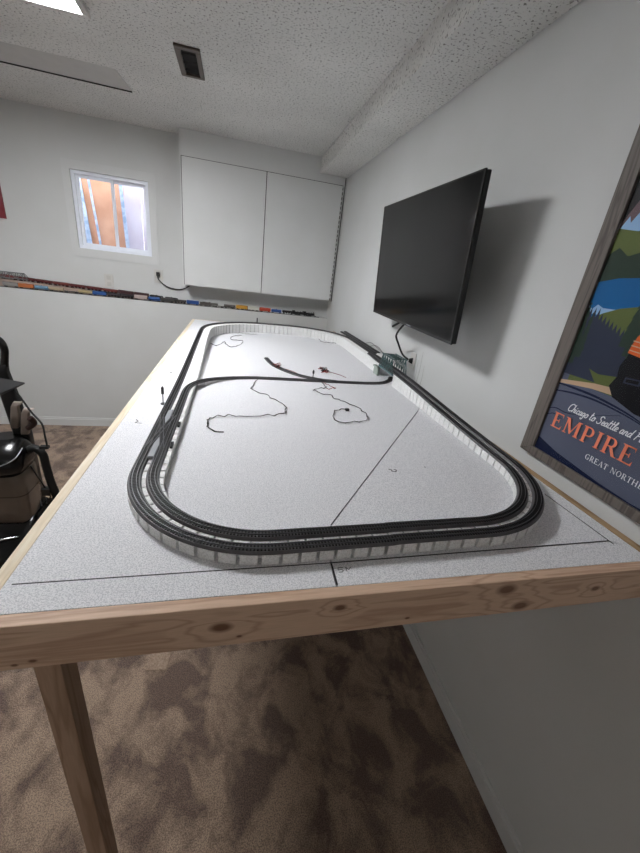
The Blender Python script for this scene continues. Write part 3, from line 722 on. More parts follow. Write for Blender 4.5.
# dark forest with spiky edge
trees = [(iy0, -.36)]
y = iy0
def edge(yv): return -.02 if yv > 1.62 else (-.035-(1.62-yv)*.40 if yv > 1.45 else -.103)
up = True
while y > 1.40:
    trees.append((y, edge(y)+(.02 if up else -.022)*(1.3 if y > 1.62 else 1))); y -= .012; up = not up
trees += [(1.40, -.15), (1.40, -.36)]
flat(trees, DS)
sp_ = []
for k, (yc, zc, w, h) in enumerate(((1.695, -.30, .05, .33), (1.66, -.26, .04, .24), (1.43, -.16, .06, .24), (1.395, -.2, .06, .3))):
    poly = [(yc+w*.5, zc)]
    n_ = 5
    for i in range(n_): poly += [(yc+w*.5*(1-(i+.6)/n_), zc+h*(i+.8)/n_), (yc+w*.5*(1-(i+.6)/n_)+.008, zc+h*(i+.75)/n_)]
    poly.append((yc, zc+h))
    for i in range(n_)[::-1]: poly += [(yc-w*.5*(1-(i+.6)/n_)-.008, zc+h*(i+.75)/n_), (yc-w*.5*(1-(i+.6)/n_), zc+h*(i+.8)/n_)]
    poly.append((yc-w*.5, zc)); flat(poly, DG)
flat([(1.56, -.30), (1.5, -.315), (1.39, -.30), (1.30, -.29), (1.30, -.37), (1.5, -.36)], OL)
flat([(iy0, -.40), (1.5, -.365), (1.3, -.35), (iy1, -.35), (iy1, -.40), (1.3, -.39), (1.5, -.395), (iy0, -.42)], TN)
# ground with curving dark rails
flat([(iy0, -.42), (1.5, -.395), (1.3, -.40), (iy1, -.42), (iy1, iz0), (iy0, iz0)], SL)
def arc_strip(pts, w, mi):
    P2 = smooth_path([(a, b, 0) for a, b in pts], 6); up_ = []; dn = []
    for i, p in enumerate(P2): ww_ = w*(.4+.6*math.sin(math.pi*min(1, (i+4)/len(P2)))); up_.append((p.x, p.y+ww_)); dn.append((p.x, p.y-ww_))
    flat(up_+dn[::-1], mi)
arc_strip([(iy0, -.425), (1.6, -.423), (1.44, -.428), (1.25, -.455), (1.1, -.50)], .006, NV)
arc_strip([(iy0, -.468), (1.6, -.452), (1.45, -.445), (1.25, -.465), (1.1, -.50)], .005, NV)
arc_strip([(iy0, -.58), (1.66, -.565), (1.55, -.56), (1.3, -.47)], .003, NV)
arc_strip([(iy0, -.62), (1.66, -.60), (1.6, -.61)], .0025, NV)
flat([(iy0, -.765), (1.55, -.80), (1.4, -.815), (1.257, -.829), (cy, -.835), (.7, -.815), (iy1, -.765), (iy1, iz0), (iy0, iz0)], NV)
# generic streamlined locomotive, centre of the print
flat([(1.42, -.352), (1.40, -.30), (1.41, -.25), (1.39, -.18), (1.15, -.10), (.9, -.12), (.84, -.25), (.86, -.42), (1.0, -.46), (1.25, -.44), (1.38, -.40)], BK)
flat([(1.40, -.18), (1.395, -.14), (1.387, -.10), (1.33, -.02), (1.2, .06), (1.0, .08), (.9, .03), (.86, -.08), (.87, -.19), (1.1, -.22), (1.3, -.195)], LO)
for dz in (.0, .022, .044): flat([(1.398, -.168+dz), (1.2, -.185+dz), (.88, -.175+dz), (.88, -.171+dz), (1.2, -.180+dz), (1.397, -.163+dz)], TN)
flat([(1.28, -.02), (1.16, .02), (1.14, -.05), (1.27, -.08)], BK); flat([(1.1, .02), (.96, 0), (.97, -.07), (1.11, -.05)], BK)
flat([(1.36, -.29), (1.28, -.285), (1.28, -.315), (1.36, -.32)], DS); flat([(1.35, -.297), (1.29, -.292), (1.29, -.308), (1.35, -.313)], BK)
# serif lettering drawn as polygons (glyph box height 1)
def R_(x0, z0, x1, z1): return [(x0, z0), (x1, z0), (x1, z1), (x0, z1)]
def band(cx, cz, rx, rz, a0, a1, tx, tz, n=14):
    o_ = [(cx+rx*math.cos(math.radians(a0+(a1-a0)*i/n)), cz+rz*math.sin(math.radians(a0+(a1-a0)*i/n))) for i in range(n+1)]
    i_ = [(cx+(rx-tx)*math.cos(math.radians(a0+(a1-a0)*i/n)), cz+(rz-tz)*math.sin(math.radians(a0+(a1-a0)*i/n))) for i in range(n+1)]
    return [[o_[i], o_[i+1], i_[i+1], i_[i]] for i in range(n)]
SE = .06
def stem(x): return [R_(x, 0, x+.17, 1), R_(x-.07, 0, x+.24, SE), R_(x-.07, 1-SE, x+.24, 1)]
G_ = {}
G_['E'] = (.80, stem(.1)+[R_(.1, 1-SE*1.3, .68, 1), R_(.1, 0, .72, SE*1.3), R_(.1, .47, .50, .54), [(.60, 1), (.68, 1), (.68, .74)], [(.62, 0), (.74, 0), (.74, .28)], R_(.46, .38, .51, .63)])
G_['I'] = (.42, stem(.13)); G_['T'] = (.80, [R_(.31, 0, .48, 1), R_(.22, 0, .57, SE), R_(.05, .92, .74, 1), R_(.05, .74, .10, 1), R_(.69, .74, .74, 1)])
G_['P'] = (.74, stem(.1)+[R_(.2, .93, .45, 1), R_(.2, .42, .45, .49)]+band(.42, .71, .27, .29, -90, 90, .15, .07))
G_['R'] = (.86, stem(.1)+[R_(.2, .93, .45, 1), R_(.2, .46, .45, .53)]+band(.42, .73, .26, .27, -90, 90, .15, .07)+[[(.36, .5), (.53, .5), (.84, 0), (.64, 0)], R_(.64, 0, .90, SE)])
G_['B'] = (.80, stem(.1)+[R_(.2, .93, .42, 1), R_(.2, 0, .42, .07), R_(.2, .49, .42, .55)]+band(.40, .76, .25, .24, -90, 90, .14, .07)+band(.42, .27, .29, .27, -90, 90, .16, .07))
G_['D'] = (.88, stem(.1)+[R_(.2, .93, .38, 1), R_(.2, 0, .38, .07)]+band(.36, .5, .44, .5, -90, 90, .17, .07))
G_['L'] = (.74, stem(.1)+[R_(.1, 0, .66, SE*1.3), [(.58, 0), (.70, 0), (.70, .28)]])
G_['M'] = (1.12, [R_(.1, 0, .17, 1), R_(.02, 0, .27, SE), R_(.82, 0, .99, 1), R_(.75, 0, 1.07, SE), [(.06, 1), (.27, 1), (.57, .18), (.47, .05)], [(.83, 1), (.90, 1), (.53, .05), (.47, .05)], R_(.0, 1-SE, .2, 1), R_(.85, 1-SE, 1.07, 1)])
G_['N'] = (.96, [R_(.1, 0, .17, 1), R_(.02, 0, .27, SE), R_(.76, 0, .83, 1), R_(.66, 1-SE, .93, 1), [(.06, 1), (.27, 1), (.83, 0), (.70, 0)], R_(.0, 1-SE, .2, 1)])
G_['H'] = (.98, stem(.1)+stem(.68)+[R_(.2, .47, .75, .54)])
G_['A'] = (.90, [[(.08, 0), (.15, 0), (.47, 1), (.41, 1)], [(.38, 1), (.50, 1), (.86, 0), (.66, 0)], R_(.24, .30, .66, .37), R_(.0, 0, .25, SE), R_(.58, 0, .92, SE)])
G_['G'] = (.92, band(.48, .5, .42, .5, 40, 320, .17, .07, 22)+[R_(.64, .06, .80, .42), R_(.56, .40, .88, .46), R_(.74, .72, .79, 1)])
G_['O'] = (.94, band(.47, .5, .42, .5, 0, 360, .16, .07, 28))
G_['U'] = (.92, [R_(.1, .3, .27, 1), R_(.02, 1-SE, .35, 1), R_(.72, .3, .79, 1), R_(.63, 1-SE, .88, 1)]+band(.445, .32, .345, .32, 180, 360, .12, .09))
G_['W'] = (1.2, [[(.06, 1), (.24, 1), (.44, 0), (.36, 0)], [(.36, 0), (.44, 0), (.62, 1), (.55, 1)], [(.50, 1), (.68, 1), (.88, 0), (.80, 0)], [(.80, 0), (.88, 0), (1.1, 1), (1.03, 1)], R_(0, 1-SE, .3, 1), R_(.95, 1-SE, 1.17, 1)])
G_['Y'] = (.86, [R_(.35, 0, .52, .48), R_(.26, 0, .61, SE), [(.04, 1), (.24, 1), (.50, .42), (.36, .42)], [(.70, 1), (.78, 1), (.50, .40), (.42, .48)], R_(0, 1-SE, .3, 1), R_(.62, 1-SE, .84, 1)])
G_[' '] = (.45, [])
def serif_text(mb, txt, ystart, zbase, h, width, x, mi=0):
    tot = sum(G_[c][0] for c in txt)+.07*(len(txt)-1); sx = width/tot; cur = 0
    for k, c in enumerate(txt):
        w, polys = G_[c]
        for j, p in enumerate(polys):
            n = len(p); mb.add([(x-j*.00004, ystart-(cur+a)*sx, zbase+b*h) for a, b in p], [tuple(range(n))], mi)
        cur += w+.07
XT = PX-.0032
lt = MB()
def twidth(t): return sum(G_[c][0] for c in t)+.07*(len(t)-1)
scale_e = (1.645-1.145)/twidth('EMPIRE'); serif_text(lt, 'EMPIRE', 1.650, -.672, .090, scale_e*twidth('EMPIRE'), XT)
build('headline_lettering', lt, mat('print_orange', 'f08a6c', .5, spec=.15), po)
lt = MB(); serif_text(lt, 'BUILDER', 1.648-scale_e*(twidth('EMPIRE')+.6), -.672, .090, scale_e*twidth('BUILDER'), XT)
build('headline_lettering', lt, mat('print_orange', 'f08a6c', .5, spec=.15), po)
lt = MB(); scale_g = (1.374-1.088)/twidth('GREAT NORTH'); serif_text(lt, 'GREAT NORTHERN RAILWAY', 1.376, -.747, .030, scale_g*twidth('GREAT NORTHERN RAILWAY'), XT)
build('railway_lettering', lt, mat('print_white', 'f0f2f6', .5, spec=.15), po)
# handwritten line: single-stroke script
SC = {'C': (.62, [[(.6,.85),(.45,1),(.2,.9),(.05,.5),(.12,.1),(.35,0),(.6,.15)]]), 'h': (.42, [[(.05,0),(.12,1)],[(.06,.3),(.22,.5),(.3,.4),(.3,.08),(.42,.05)]]), 'i': (.22, [[(.05,.45),(.05,.08),(.2,.05)],[(.07,.66),(.09,.70)]]),
 'c': (.34, [[(.3,.42),(.15,.5),(.04,.25),(.12,.02),(.34,.08)]]), 'a': (.42, [[(.32,.42),(.15,.5),(.04,.22),(.12,.02),(.28,.15),(.33,.48),(.32,.08),(.42,.05)]]), 'g': (.42, [[(.32,.42),(.15,.5),(.04,.22),(.12,.05),(.30,.2),(.33,.48),(.30,-.25),(.15,-.35),(.08,-.2)]]),
 'o': (.38, [[(.2,.5),(.05,.3),(.1,.03),(.28,.05),(.33,.3),(.2,.5),(.38,.42)]]), ' ': (.28, []), 't': (.30, [[(.12,.95),(.08,.1),(.28,.05)],[(0,.62),(.28,.66)]]), 'S': (.62, [[(.58,.85),(.4,1),(.18,.85),(.25,.6),(.45,.4),(.4,.08),(.15,0),(.02,.18)]]),
 'e': (.34, [[(.05,.22),(.28,.32),(.2,.5),(.05,.35),(.08,.04),(.34,.08)]]), 'l': (.24, [[(.05,.2),(.2,.9),(.1,.95),(.06,.1),(.24,.05)]]), 'n': (.44, [[(.05,0),(.08,.48)],[(.07,.3),(.22,.5),(.3,.4),(.3,.08),(.44,.05)]]), 'd': (.44, [[(.32,.42),(.15,.5),(.04,.22),(.12,.02),(.28,.15),(.38,.98)],[(.36,.5),(.34,.08),(.44,.05)]]),
 'P': (.58, [[(.12,0),(.2,.95)],[(.05,.85),(.3,1),(.52,.8),(.4,.55),(.18,.5)]]), 'r': (.30, [[(.05,0),(.08,.48)],[(.07,.3),(.2,.5),(.3,.44)]])}
def script_text(mb, txt, ystart, zbase, h, width, x, w=.0024):
    tot = sum(SC[c][0] for c in txt); sx = width/tot; cur = 0; nq = [0]
    for c in txt:
        for st_ in SC[c][1]:
            P2 = smooth_path([(a, b, 0) for a, b in st_], 3) if len(st_) > 2 else [Vector((a, b, 0)) for a, b in st_]
            pts = [(x, ystart-(cur+p.x+.28*p.y)*sx, zbase+p.y*h) for p in P2]
            for p, q in zip(pts, pts[1:]):
                nq[0] += 1; x_ = x-(nq[0] % 8)*.00008
                dy, dz = q[1]-p[1], q[2]-p[2]; l = math.hypot(dy, dz)+1e-9; ny, nz = -dz/l*w, dy/l*w; ey, ez = dy/l*w*.5, dz/l*w*.5
                mb.add([(x_, p[1]+ny-ey, p[2]+nz-ez), (x_, q[1]+ny+ey, q[2]+nz+ez), (x_, q[1]-ny+ey, q[2]-nz+ez), (x_, p[1]-ny-ey, p[2]-nz-ez)], [(0, 1, 2, 3)])
        cur += SC[c][0]
lt = MB(); tx = 'Chicago to Seattle and Portland'
tot_v = sum(SC[c][0] for c in 'Chicago to Seattle and '); tot_a = sum(SC[c][0] for c in tx)
script_text(lt, tx, 1.582, -.548, .044, (1.582-1.20)*tot_a/tot_v, XT)
build('script_lettering', lt, mat('print_white', 'f0f2f6', .5, spec=.15), po)
build('print', pr, pm, po)
m = MB(); m.box(PX-.006, PX-.004, iy1, iy0, iz0, iz1)
pg = bpy.data.materials.new('poster_glazing'); pg.use_nodes = True; nt = pg.node_tree; nt.nodes.clear()
outn = nt.nodes.new('ShaderNodeOutputMaterial'); mixn = nt.nodes.new('ShaderNodeMixShader'); tr = nt.nodes.new('ShaderNodeBsdfTransparent'); gl = nt.nodes.new('ShaderNodeBsdfGlossy'); fz = nt.nodes.new('ShaderNodeFresnel')
gl.inputs['Roughness'].default_value = .05; fz.inputs['IOR'].default_value = 1.10
nt.links.new(fz.outputs[0], mixn.inputs[0]); nt.links.new(tr.outputs[0], mixn.inputs[1]); nt.links.new(gl.outputs[0], mixn.inputs[2]); nt.links.new(mixn.outputs[0], outn.inputs['Surface'])
build('glazing', m, pg, po)

# ------------------------------------------------------------------ trains on the ledge
LINE_N = 0
truck_m = mat('train_truck_black', '141313', .6)
def car_mesh(kind):
    """centred at origin (x along the train), z=0 at rail; layout units; N scale"""
    m = MB(); Lh, W, H = .125, .026, .072
    if kind == 'box':
        m.box(-Lh, Lh, -W, W, .016, H); m.add([(-Lh,-W,H),(Lh,-W,H),(Lh,0,H+.008),(-Lh,0,H+.008),(-Lh,W,H),(Lh,W,H)], [(0,1,2,3),(3,2,5,4),(0,3,4),(1,5,2)])
        for x in (-.09,-.06,-.03,.03,.06,.09): m.box(x-.0015, x+.0015, -W-.0015, W+.0015, .018, H)
        m.box(-.02, .02, -W-.002, W+.002, .018, H-.006)
    elif kind == 'hopper':
        rings = []
        m.box(-Lh, Lh, -W, W, .034, H-.006)
        for x0 in (-.09, -.03, .03, .09): m.add([(x0-.028,-W,.034),(x0+.028,-W,.034),(x0+.028,W,.034),(x0-.028,W,.034),(x0-.008,-.01,.010),(x0+.008,-.01,.010),(x0+.008,.01,.010),(x0-.008,.01,.010)], [(0,1,2,3),(4,5,6,7),(0,1,5,4),(1,2,6,5),(2,3,7,6),(3,0,4,7)])
        for x in (-.12,-.096,-.072,-.048,-.024,0,.024,.048,.072,.096,.12): m.box(x-.0018, x+.0018, -W-.003, W+.003, .034, H-.004)
        m.box(-Lh, Lh, -W-.003, W+.003, H-.008, H-.004)
    elif kind == 'tank':
        n = 12; rr_ = .024; xs = [-.118, -.113, -.10, .10, .113, .118]; rs = [.008, .018, rr_, rr_, .018, .008]
        m.tube([(x, 0, .046) for x in xs], rs, 12); m.cyl((0, 0, .066), .008, .012, 8); m.box(-Lh, Lh, -.02, .02, .014, .020)
    elif kind == 'flat':
        m.box(-Lh, Lh, -W, W, .016, .026)
        for x in (-.11,-.07,-.03,.01,.05,.09): m.box(x-.002, x+.002, -W-.001, W+.001, .012, .030)
    elif kind == 'diesel':
        m.box(-Lh-.02, Lh+.02, -W, W, .014, .028); m.box(-Lh+.012, Lh-.045, -.017, .017, .028, .070); m.box(Lh-.052, Lh-.018, -W+.002, W-.002, .028, .078); m.box(Lh-.02, Lh+.008, -.016, .016, .028, .052)
        m.box(-.06, .0, -.012, .012, .070, .076); m.box(-.03, .03, -.022, .022, .004, .014)
    elif kind == 'steam':
        m.tube([(-.10, 0, .046), (.085, 0, .046), (.11, 0, .044), (.115, 0, .044)], [.021, .021, .019, .006], 12)
        m.box(-.15, -.092, -.025, .025, .020, .080); m.box(-.155, -.088, -.028, .028, .080, .086)
        m.tube([(.09, 0, .06), (.09, 0, .086)], [.006, .009], 8); m.cyl((.04, 0, .062), .010, .014, 8); m.cyl((-.02, 0, .062), .009, .012, 8)
        m.box(-.14, .12, -.022, .022, .014, .024)
        m.add([(.12,-.024,.004),(.12,.024,.004),(.155,0,.003),(.12,-.02,.022),(.12,.02,.022)], [(0,1,2),(0,2,3),(1,4,2),(2,4,3),(0,3,4,1)])
        for x in (-.08, -.045, -.01, .025):
            for s_ in (-1, 1): m.tube([(x, s_*.016, .015), (x, s_*.021, .015)], .0145, 12)
    return m
def truck_mesh():
    m = MB(); m.box(-.022, .022, -.017, .017, .008, .014)
    for x in (-.013, .013):
        for s_ in (-1, 1): m.tube([(x, s_*.0085, .0075), (x, s_*.0115, .0075)], .0075, 8)
        m.tube([(x, -.0115, .0075), (x, .0115, .0075)], .002, 6)
    return m
PROTO = {}
def lmesh(name, mb, mats):
    me = bpy.data.meshes.new(name); me.from_pydata([tuple(Vector(p)*S) for p in mb.v], [], mb.f)
    for q in mats: me.materials.append(q)
    for p, mi, sm in zip(me.polygons, mb.mi, mb.sm): p.material_index = mi; p.use_smooth = sm
    return me
TRUCK = lmesh('truck', truck_mesh(), [truck_m])
BODY = {}
def car(kind, colr, x, y, z, label, cat, group, name, slope=0.):
    key = (kind, colr)
    if key not in BODY: BODY[key] = lmesh(name+'_body', car_mesh(kind), [mat('train_'+colr, colr, .5)])
    e = bpy.data.objects.new(name, None); e.empty_display_size = .02; COL.objects.link(e); e.location = M3((x, y, z)); e.rotation_euler = (0, math.atan(slope), 0)
    e['label'] = label; e['category'] = cat; e['group'] = group
    b = bpy.data.objects.new('body', BODY[key]); COL.objects.link(b); b.parent = e
    if kind != 'steam':
        for sx in (-1, 1):
            t = bpy.data.objects.new('truck', TRUCK); COL.objects.link(t); t.parent = e; t.location = (sx*.088*S, 0, 0)
    return e
# ledge rails (front straight, rear on a rising plank)
m = MB()
for dy in (-.0094, .0094): m.box(-4.6, 1.70, 7.625+dy-.0016, 7.625+dy+.0016, LZ+.006, LZ+.010)
m.box(-4.6, 1.70, 7.625-.022, 7.625+.022, LZ, LZ+.0055)
tag(build('display_track', m, [bed_m]), 'straight display track along the front of the far wall ledge', 'model track')
zr = lambda x: -.735+(-3.53-x)*.0375      # top of the rising plank
m = MB(); x0, x1 = -4.6, -.6
m.add([(x0,7.675,LZ),(x1,7.675,LZ),(x1,YF-.004,LZ),(x0,YF-.004,LZ),(x0,7.675,zr(x0)),(x1,7.675,zr(x1)),(x1,YF-.004,zr(x1)),(x0,YF-.004,zr(x0))],
      [(0,3,2,1),(4,5,6,7),(0,1,5,4),(1,2,6,5),(2,3,7,6),(3,0,4,7)])
tag(build('sloping_plank', m, mat('pinkish_plank', 'aa968c', .7, noise=(20., '98857a', .3, .7))), 'pinkish wooden plank sloping along the back of the far wall ledge', 'shelf plank')
FR = [ # kind, colour, centre px->x layout, label
 ('box','8e8a88','grey boxcar under the truss at the left end of the front row'),('box','b86a3a','orange brown boxcar near the left end of the front row'),
 ('tank','6d93b0','pale blue tank car, first blue car from the left end'),('hopper','b8a68c','tan hopper car beside the pale blue tank car'),
 ('flat','4a4846','empty dark flatcar between the tan cars on the left'),('hopper','b0a078','tan hopper car next to the blue boxcar on the left'),
 ('box','2d5590','bright blue boxcar below the white wall outlet'),('hopper','38343a','black hopper car right of the bright blue boxcar'),('hopper','2e2a2c','black hopper car left of the white and red boxcar'),
 ('box','b9a9a4','white and pink boxcar below the window corner'),('tank','3a62a0','blue tank car below the black plug outlet'),('box','3a3836','dark boxcar right of the blue tank car'),('hopper','3a3634','dark hopper car below the sagging cord'),
 ('box','2a4c8c','deep blue boxcar below the left corner of the cabinet'),('diesel','55504c','grey diesel locomotive right of the deep blue boxcar'),('flat','6a6662','grey flatcar below the left cabinet door'),('hopper','5a5654','grey hopper car below the left cabinet door'),
 ('box','cc9838','orange yellow boxcar below the left cabinet door'),('box','cfd0c8','white boxcar right of the yellow boxcar'),('box','b8452e','orange red boxcar below the right cabinet door'),
 ('tank','34589a','blue tank car left of the black steam locomotives'),('hopper','1e1c20','black coal car behind the steam locomotives'),('steam','121214','black steam locomotive second from the right end of the row'),('steam','0e0e10','black steam locomotive at the right end of the row')]
n = len(FR); xs0, xs1 = -3.75, 1.50
xx = -4.0
xpos = [xs0+(xs1-xs0)*i/(n-1) for i in range(n)]
step_ = xpos[1]-xpos[0]
for (k, c, lab), x in zip(FR, xpos):
    cars = car(k, c, x, 7.625, LZ+.010, lab, 'model train car' if k not in ('diesel', 'steam') else 'model locomotive', 'trains on the ledge, front row', {'box':'boxcar','tank':'tank_car','hopper':'hopper_car','flat':'flatcar','diesel':'diesel_locomotive','steam':'steam_locomotive'}[k])
    cars.scale = (step_/.262 if k != 'steam' else .9, 1, 1)
BK_ = []
x = -3.80
i = 0
while x < -2.05:
    BK_.append(('hopper', '5e2a2a' if i % 3 else '6e3430', x, 'maroon hopper car in the sloping back row above the outlet')); x += .262; i += 1
while x < -1.55:
    BK_.append(('box', '3c1e20', x, 'dark maroon boxcar in the back row under the window')); x += .262
while x < -.95:
    BK_.append(('tank', '161416', x, 'black tank car in the back row below the sagging cord')); x += .262
for (k, c, x, lab) in BK_:
    e = car(k, c, x, 7.715, zr(x)+.0005, lab, 'model train car', 'trains on the sloping plank, back row', {'box':'boxcar','tank':'tank_car','hopper':'hopper_car'}[k], slope=.0375)
for (k, c, x, lab) in [('hopper','6e6a68',-.45,'grey hopper car in the back row under the left cabinet door'), ('flat','2a2828',-.15,'black flatcar in the back row under the left cabinet door'), ('diesel','26242a',.15,'dark diesel locomotive in the back row under the left cabinet door'), ('hopper','8a8682',.44,'pale grey hopper car at the right end of the back row')]:
    car(k, c, x, 7.715, LZ+.0005, lab, 'model train car', 'trains in the back row under the cabinet', {'hopper':'hopper_car','flat':'flatcar','diesel':'diesel_locomotive'}[k])
# grey truss bridge over the back row, left end
tb = empty('grey_truss_bridge', (-3.85, 7.715, LZ), 'grey truss bridge over the trains at the left end of the ledge', 'bridge')
gtm = mat('grey_truss_paint', '77797a', .5)
for y in (7.682, 7.748):
    m = MB(); xa, xb, zl, zh = -4.2, -3.50, zr(-4.2)+.007, zr(-3.85)+.12
    m.box(xa, xb, y-.003, y+.003, zl-.005, zl+.012); m.box(xa+.04, xb-.08, y-.003, y+.003, zh-.012, zh)
    k = 6
    for i in range(k+1):
        x = xa+.04+(xb-.08-xa-.04)*i/k; m.box(x-.005, x+.005, y-.003, y+.003, zl, zh)
        if i < k: m.tube([(x, y, zl if i % 2 else zh), (x+(xb-xa-.12)/k, y, zh if i % 2 else zl)], .005, 4)
    m.tube([(xb, y, zl), (xb-.08, y, zh)], .006, 4)
    build('truss_side', m, gtm, tb)
m = MB()
for i in range(7): x = xa+.04+(xb-.12-xa)*i/6; m.box(x-.004, x+.004, 7.682, 7.748, zh-.01, zh-.002)
build('top_bracing', m, gtm, tb)

# ------------------------------------------------------------------ upright carpet cleaner
vb = empty('carpet_cleaner', (-2.32, 4.1, ZF), 'black upright carpet cleaner with smoky tank standing left of the table', 'carpet cleaner')
glossb = mat('gloss_black_plastic', '0b0b0c', .22)
def rrect(cx, cy_, hx, hy, z, r=.35, n=5):
    out = []
    rx, ry = hx*r, hy*r
    for (sx, sy, a0) in ((1, 1, 0), (-1, 1, 90), (-1, -1, 180), (1, -1, 270)):
        for i in range(n+1):
            a = math.radians(a0+90*i/n); out.append((cx+sx*(hx-rx)+rx*math.cos(a), cy_+sy*(hy-ry)+ry*math.sin(a), z))
    return out
m = MB(); m.loft([rrect(-2.38, 3.98, .27, .42, ZF+.03), rrect(-2.38, 3.98, .30, .46, ZF+.10), rrect(-2.38, 4.0, .29, .42, ZF+.24), rrect(-2.37, 4.08, .24, .26, ZF+.42), rrect(-2.36, 4.1, .22, .2, ZF+.50)])
build('base', m, glossb, vb)
m = MB(); m.loft([rrect(-2.38, 3.56, .29, .06, ZF+.012), rrect(-2.38, 3.56, .30, .07, ZF+.08), rrect(-2.38, 3.6, .27, .05, ZF+.14)]); build('suction_nozzle', m, mat('smoky_nozzle', '3a3633', .2), vb)
for s_ in (-1, 1):
    m = MB(); m.tube([(-2.38+s_*.25, 4.36, ZF+.13), (-2.38+s_*.31, 4.36, ZF+.13)], .125, 20); build('wheel', m, black_rub, vb)
m = MB(); m.tube(smooth_path([(-2.60, 3.72, ZF+.33), (-2.48, 3.66, ZF+.36), (-2.38, 3.68, ZF+.38), (-2.25, 3.74, ZF+.36)], 5), .012, 8); build('chrome_trim', m, mat('chrome_strip', 'd0d4d8', .15, metal=1), vb)
smoke = mat('smoky_tank_plastic', '7a7067', .2, coat=.3, noise=(3., '62584f', .35, .65))
m = MB(); m.loft([rrect(-2.37, 4.03, .185, .17, -2.96, .5), rrect(-2.37, 4.03, .205, .19, -2.90, .5), rrect(-2.375, 4.02, .225, .205, -2.6, .45), rrect(-2.38, 4.0, .235, .215, -2.34, .45), rrect(-2.38, 4.0, .22, .2, -2.31, .45)])
tk = build('water_tank', m, smoke, vb)
m = MB(); m.loft([rrect(-2.375, 4.02, .232, .212, -2.58, .45), rrect(-2.375, 4.02, .232, .212, -2.565, .45)], cap=False); build('tank_band', m, mat('smoky_tank_band', '4a413b', .25), tk)
m = MB(); m.loft([rrect(-2.38, 4.0, .225, .21, -2.315, .5), rrect(-2.38, 4.0, .25, .235, -2.24, .5), rrect(-2.375, 4.02, .24, .225, -2.12, .6), rrect(-2.36, 4.06, .19, .18, -2.03, .8), rrect(-2.34, 4.1, .12, .11, -1.98, 1.)])
build('motor_housing', m, glossb, vb)
m = MB(); m.loft([rrect(-2.43, 3.90, .13, .085, -2.105, .9), rrect(-2.42, 3.92, .12, .075, -2.06, .9), rrect(-2.40, 3.94, .09, .05, -2.045, .9)])
build('housing_lid', m, mat('pale_grey_lid', '9a9c9e', .3), vb)
m = MB(); m.tube([tuple(p) for p in smooth_path([(-2.60, 3.80, -2.23), (-2.45, 3.765, -2.20), (-2.30, 3.775, -2.18), (-2.17, 3.83, -2.12), (-2.14, 3.95, -2.05)], 5)], .006, 6); build('trim_line', m, mat('silver_trim', 'a4a8aa', .3, metal=.6), vb)
m = MB(); m.loft([rrect(-2.24, 4.2, .075, .06, -2.9, .5), rrect(-2.235, 4.2, .075, .06, -2.0, .5), rrect(-2.28, 4.2, .07, .055, -1.55, .5), rrect(-2.30, 4.2, .055, .045, -1.30, .5), rrect(-2.27, 4.2, .035, .035, -1.22, .6)])
build('column', m, black_pl, vb)
m = MB(); m.tube([tuple(p) for p in smooth_path([(-2.27, 4.2, -1.25), (-2.245, 4.19, -1.15), (-2.225, 4.18, -1.06), (-2.24, 4.17, -.985), (-2.30, 4.16, -.935), (-2.37, 4.15, -.96), (-2.42, 4.16, -1.06), (-2.40, 4.18, -1.18), (-2.33, 4.2, -1.27)], 6)], .034, 12)
build('handle', m, black_pl, vb)
m = MB(); m.add([(-2.35,4.12,-1.335),(-2.07,4.10,-1.375),(-2.26,4.05,-1.475),(-2.35,4.05,-1.47),(-2.35,4.12,-1.355),(-2.07,4.10,-1.39),(-2.26,4.05,-1.50),(-2.35,4.05,-1.49)],
  [(0,1,2,3),(7,6,5,4),(0,4,5,1),(1,5,6,2),(2,6,7,3),(3,7,4,0)]); build('tool_tray', m, mat('dark_grey_tray', '3a3a3b', .4), vb)
for (x, z, r) in ((-2.20, -1.68, .035), (-2.12, -1.75, .028)):
    m = MB(); m.loft([rrect(x-.04, 4.10, .035, .03, z-.20, .4), rrect(x-.01, 4.10, .04, .03, z-.05, .4), rrect(x, 4.10, .032, .025, z+.04, .4), rrect(x+.04, 4.10, .045, .02, z+.09, .3)]); build('accessory_nozzle', m, mat('grey_accessory', '8b8078' if r > .03 else '4a433f', .5), vb)
m = MB(); m.tube([tuple(p) for p in smooth_path([(-2.12, 4.08, -1.88), (-2.05, 4.08, -1.82), (-2.07, 4.06, -1.75)], 5)], .03, 8); build('hose_cuff', m, mat('brownish_cuff', '3a2622', .5), vb)
m = MB()
hp = smooth_path([(-2.16, 4.05, -2.14), (-2.08, 4.05, -2.10), (-2.01, 4.04, -2.17), (-1.99, 4.02, -2.30), (-1.965, 4.0, -2.5), (-1.93, 4.0, -2.75), (-1.93, 4.0, -3.05), (-2.02, 4.0, -3.2)], 14)
m.tube([tuple(p) for p in hp], [.038+.005*(i % 2) for i in range(len(hp))], 10); build('hose', m, black_rub, vb)
m = MB(); m.tube([tuple(p) for p in smooth_path([(-2.14, 4.02, -2.3), (-2.08, 4.02, -2.48), (-2.02, 4.0, -2.62), (-2.0, 4.0, -2.7), (-2.06, 4.02, -2.8)], 6)], .008, 6)
m.box(-2.06, -1.98, 3.96, 4.04, -2.66, -2.58); m.box(-2.02, -1.97, 3.96, 4.0, -2.78, -2.72)
build('hose_clip', m, black_pl, vb)
m = MB(); m.tube([tuple(p) for p in smooth_path([(-2.26, 4.12, -1.44), (-2.20, 4.10, -1.44), (-2.13, 4.08, -1.52), (-2.04, 4.05, -1.68), (-1.95, 4.02, -1.80), (-1.935, 4.0, -1.93), (-1.935, 4.0, -2.06), (-1.98, 4.02, -2.10)], 7)], .0095, 8); m.box(-2.0, -1.92, 3.98, 4.03, -2.08, -2.05); build('power_cord', m, black_rub, vb)

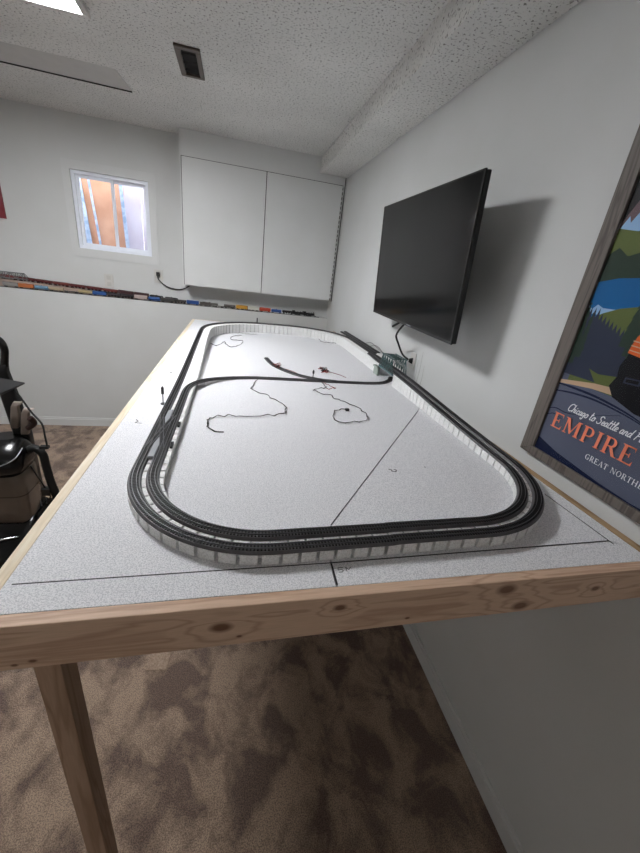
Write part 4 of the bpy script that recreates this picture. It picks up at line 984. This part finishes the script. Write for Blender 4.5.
# a pale carpet dent under the table is only a mark in the pile; a small flat offcut lies there
m = MB(); m.add([(-.69,2.30,ZF+.001),(-.52,2.28,ZF+.001),(-.50,2.44,ZF+.001),(-.68,2.45,ZF+.001),(-.69,2.30,ZF+.006),(-.52,2.28,ZF+.006),(-.50,2.44,ZF+.006),(-.68,2.45,ZF+.006)],
  [(0,3,2,1),(4,5,6,7),(0,1,5,4),(1,2,6,5),(2,3,7,6),(3,0,4,7)])
tag(build('carpet_offcut', m, mat('carpet_offcut_beige', 'a08c7b', 1., spec=.05, noise=(200., '7c6a5b', .3, .7))), 'small pale square lying on the brown carpet under the table', 'offcut')

# ------------------------------------------------------------------ light, world, camera
w = bpy.data.worlds.new('sky'); sc.world = w; w.use_nodes = True; nt = w.node_tree
bg = nt.nodes['Background']; sky = nt.nodes.new('ShaderNodeTexSky'); sky.sky_type = 'HOSEK_WILKIE'; sky.turbidity = 9
sky.sun_direction = Vector((.1, -.5, .8)).normalized()
nt.links.new(sky.outputs[0], bg.inputs['Color']); bg.inputs['Strength'].default_value = 42.0

cam = bpy.data.cameras.new('camera'); co = bpy.data.objects.new('camera', cam); COL.objects.link(co)
F = 361.66197037660714
RW = Matrix(((0.9713735426729107, -0.20690411526562205, 0.11672243863640427), (0.02372802367713315, -0.4043827302897528, -0.914282007006472), (0.2363692481848186, 0.8908789449355929, -0.3878972595713823)))
# rows: image right, image down, forward (in world axes)
right, down, fwd = RW[0], RW[1], RW[2]
mw = Matrix(((right[0], -down[0], -fwd[0]), (right[1], -down[1], -fwd[1]), (right[2], -down[2], -fwd[2])))
co.matrix_world = Matrix.Translation(M3((0, 0, 0))) @ mw.to_4x4()
cam.sensor_fit = 'HORIZONTAL'; cam.sensor_width = 36; cam.lens = F/640*36; cam.clip_start = .02; cam.clip_end = 60
sc.camera = co
sc.view_settings.view_transform = 'Standard'; sc.view_settings.look = 'None'; sc.view_settings.gamma = 1; sc.view_settings.exposure = 0.2
sc.view_settings.use_curve_mapping = False
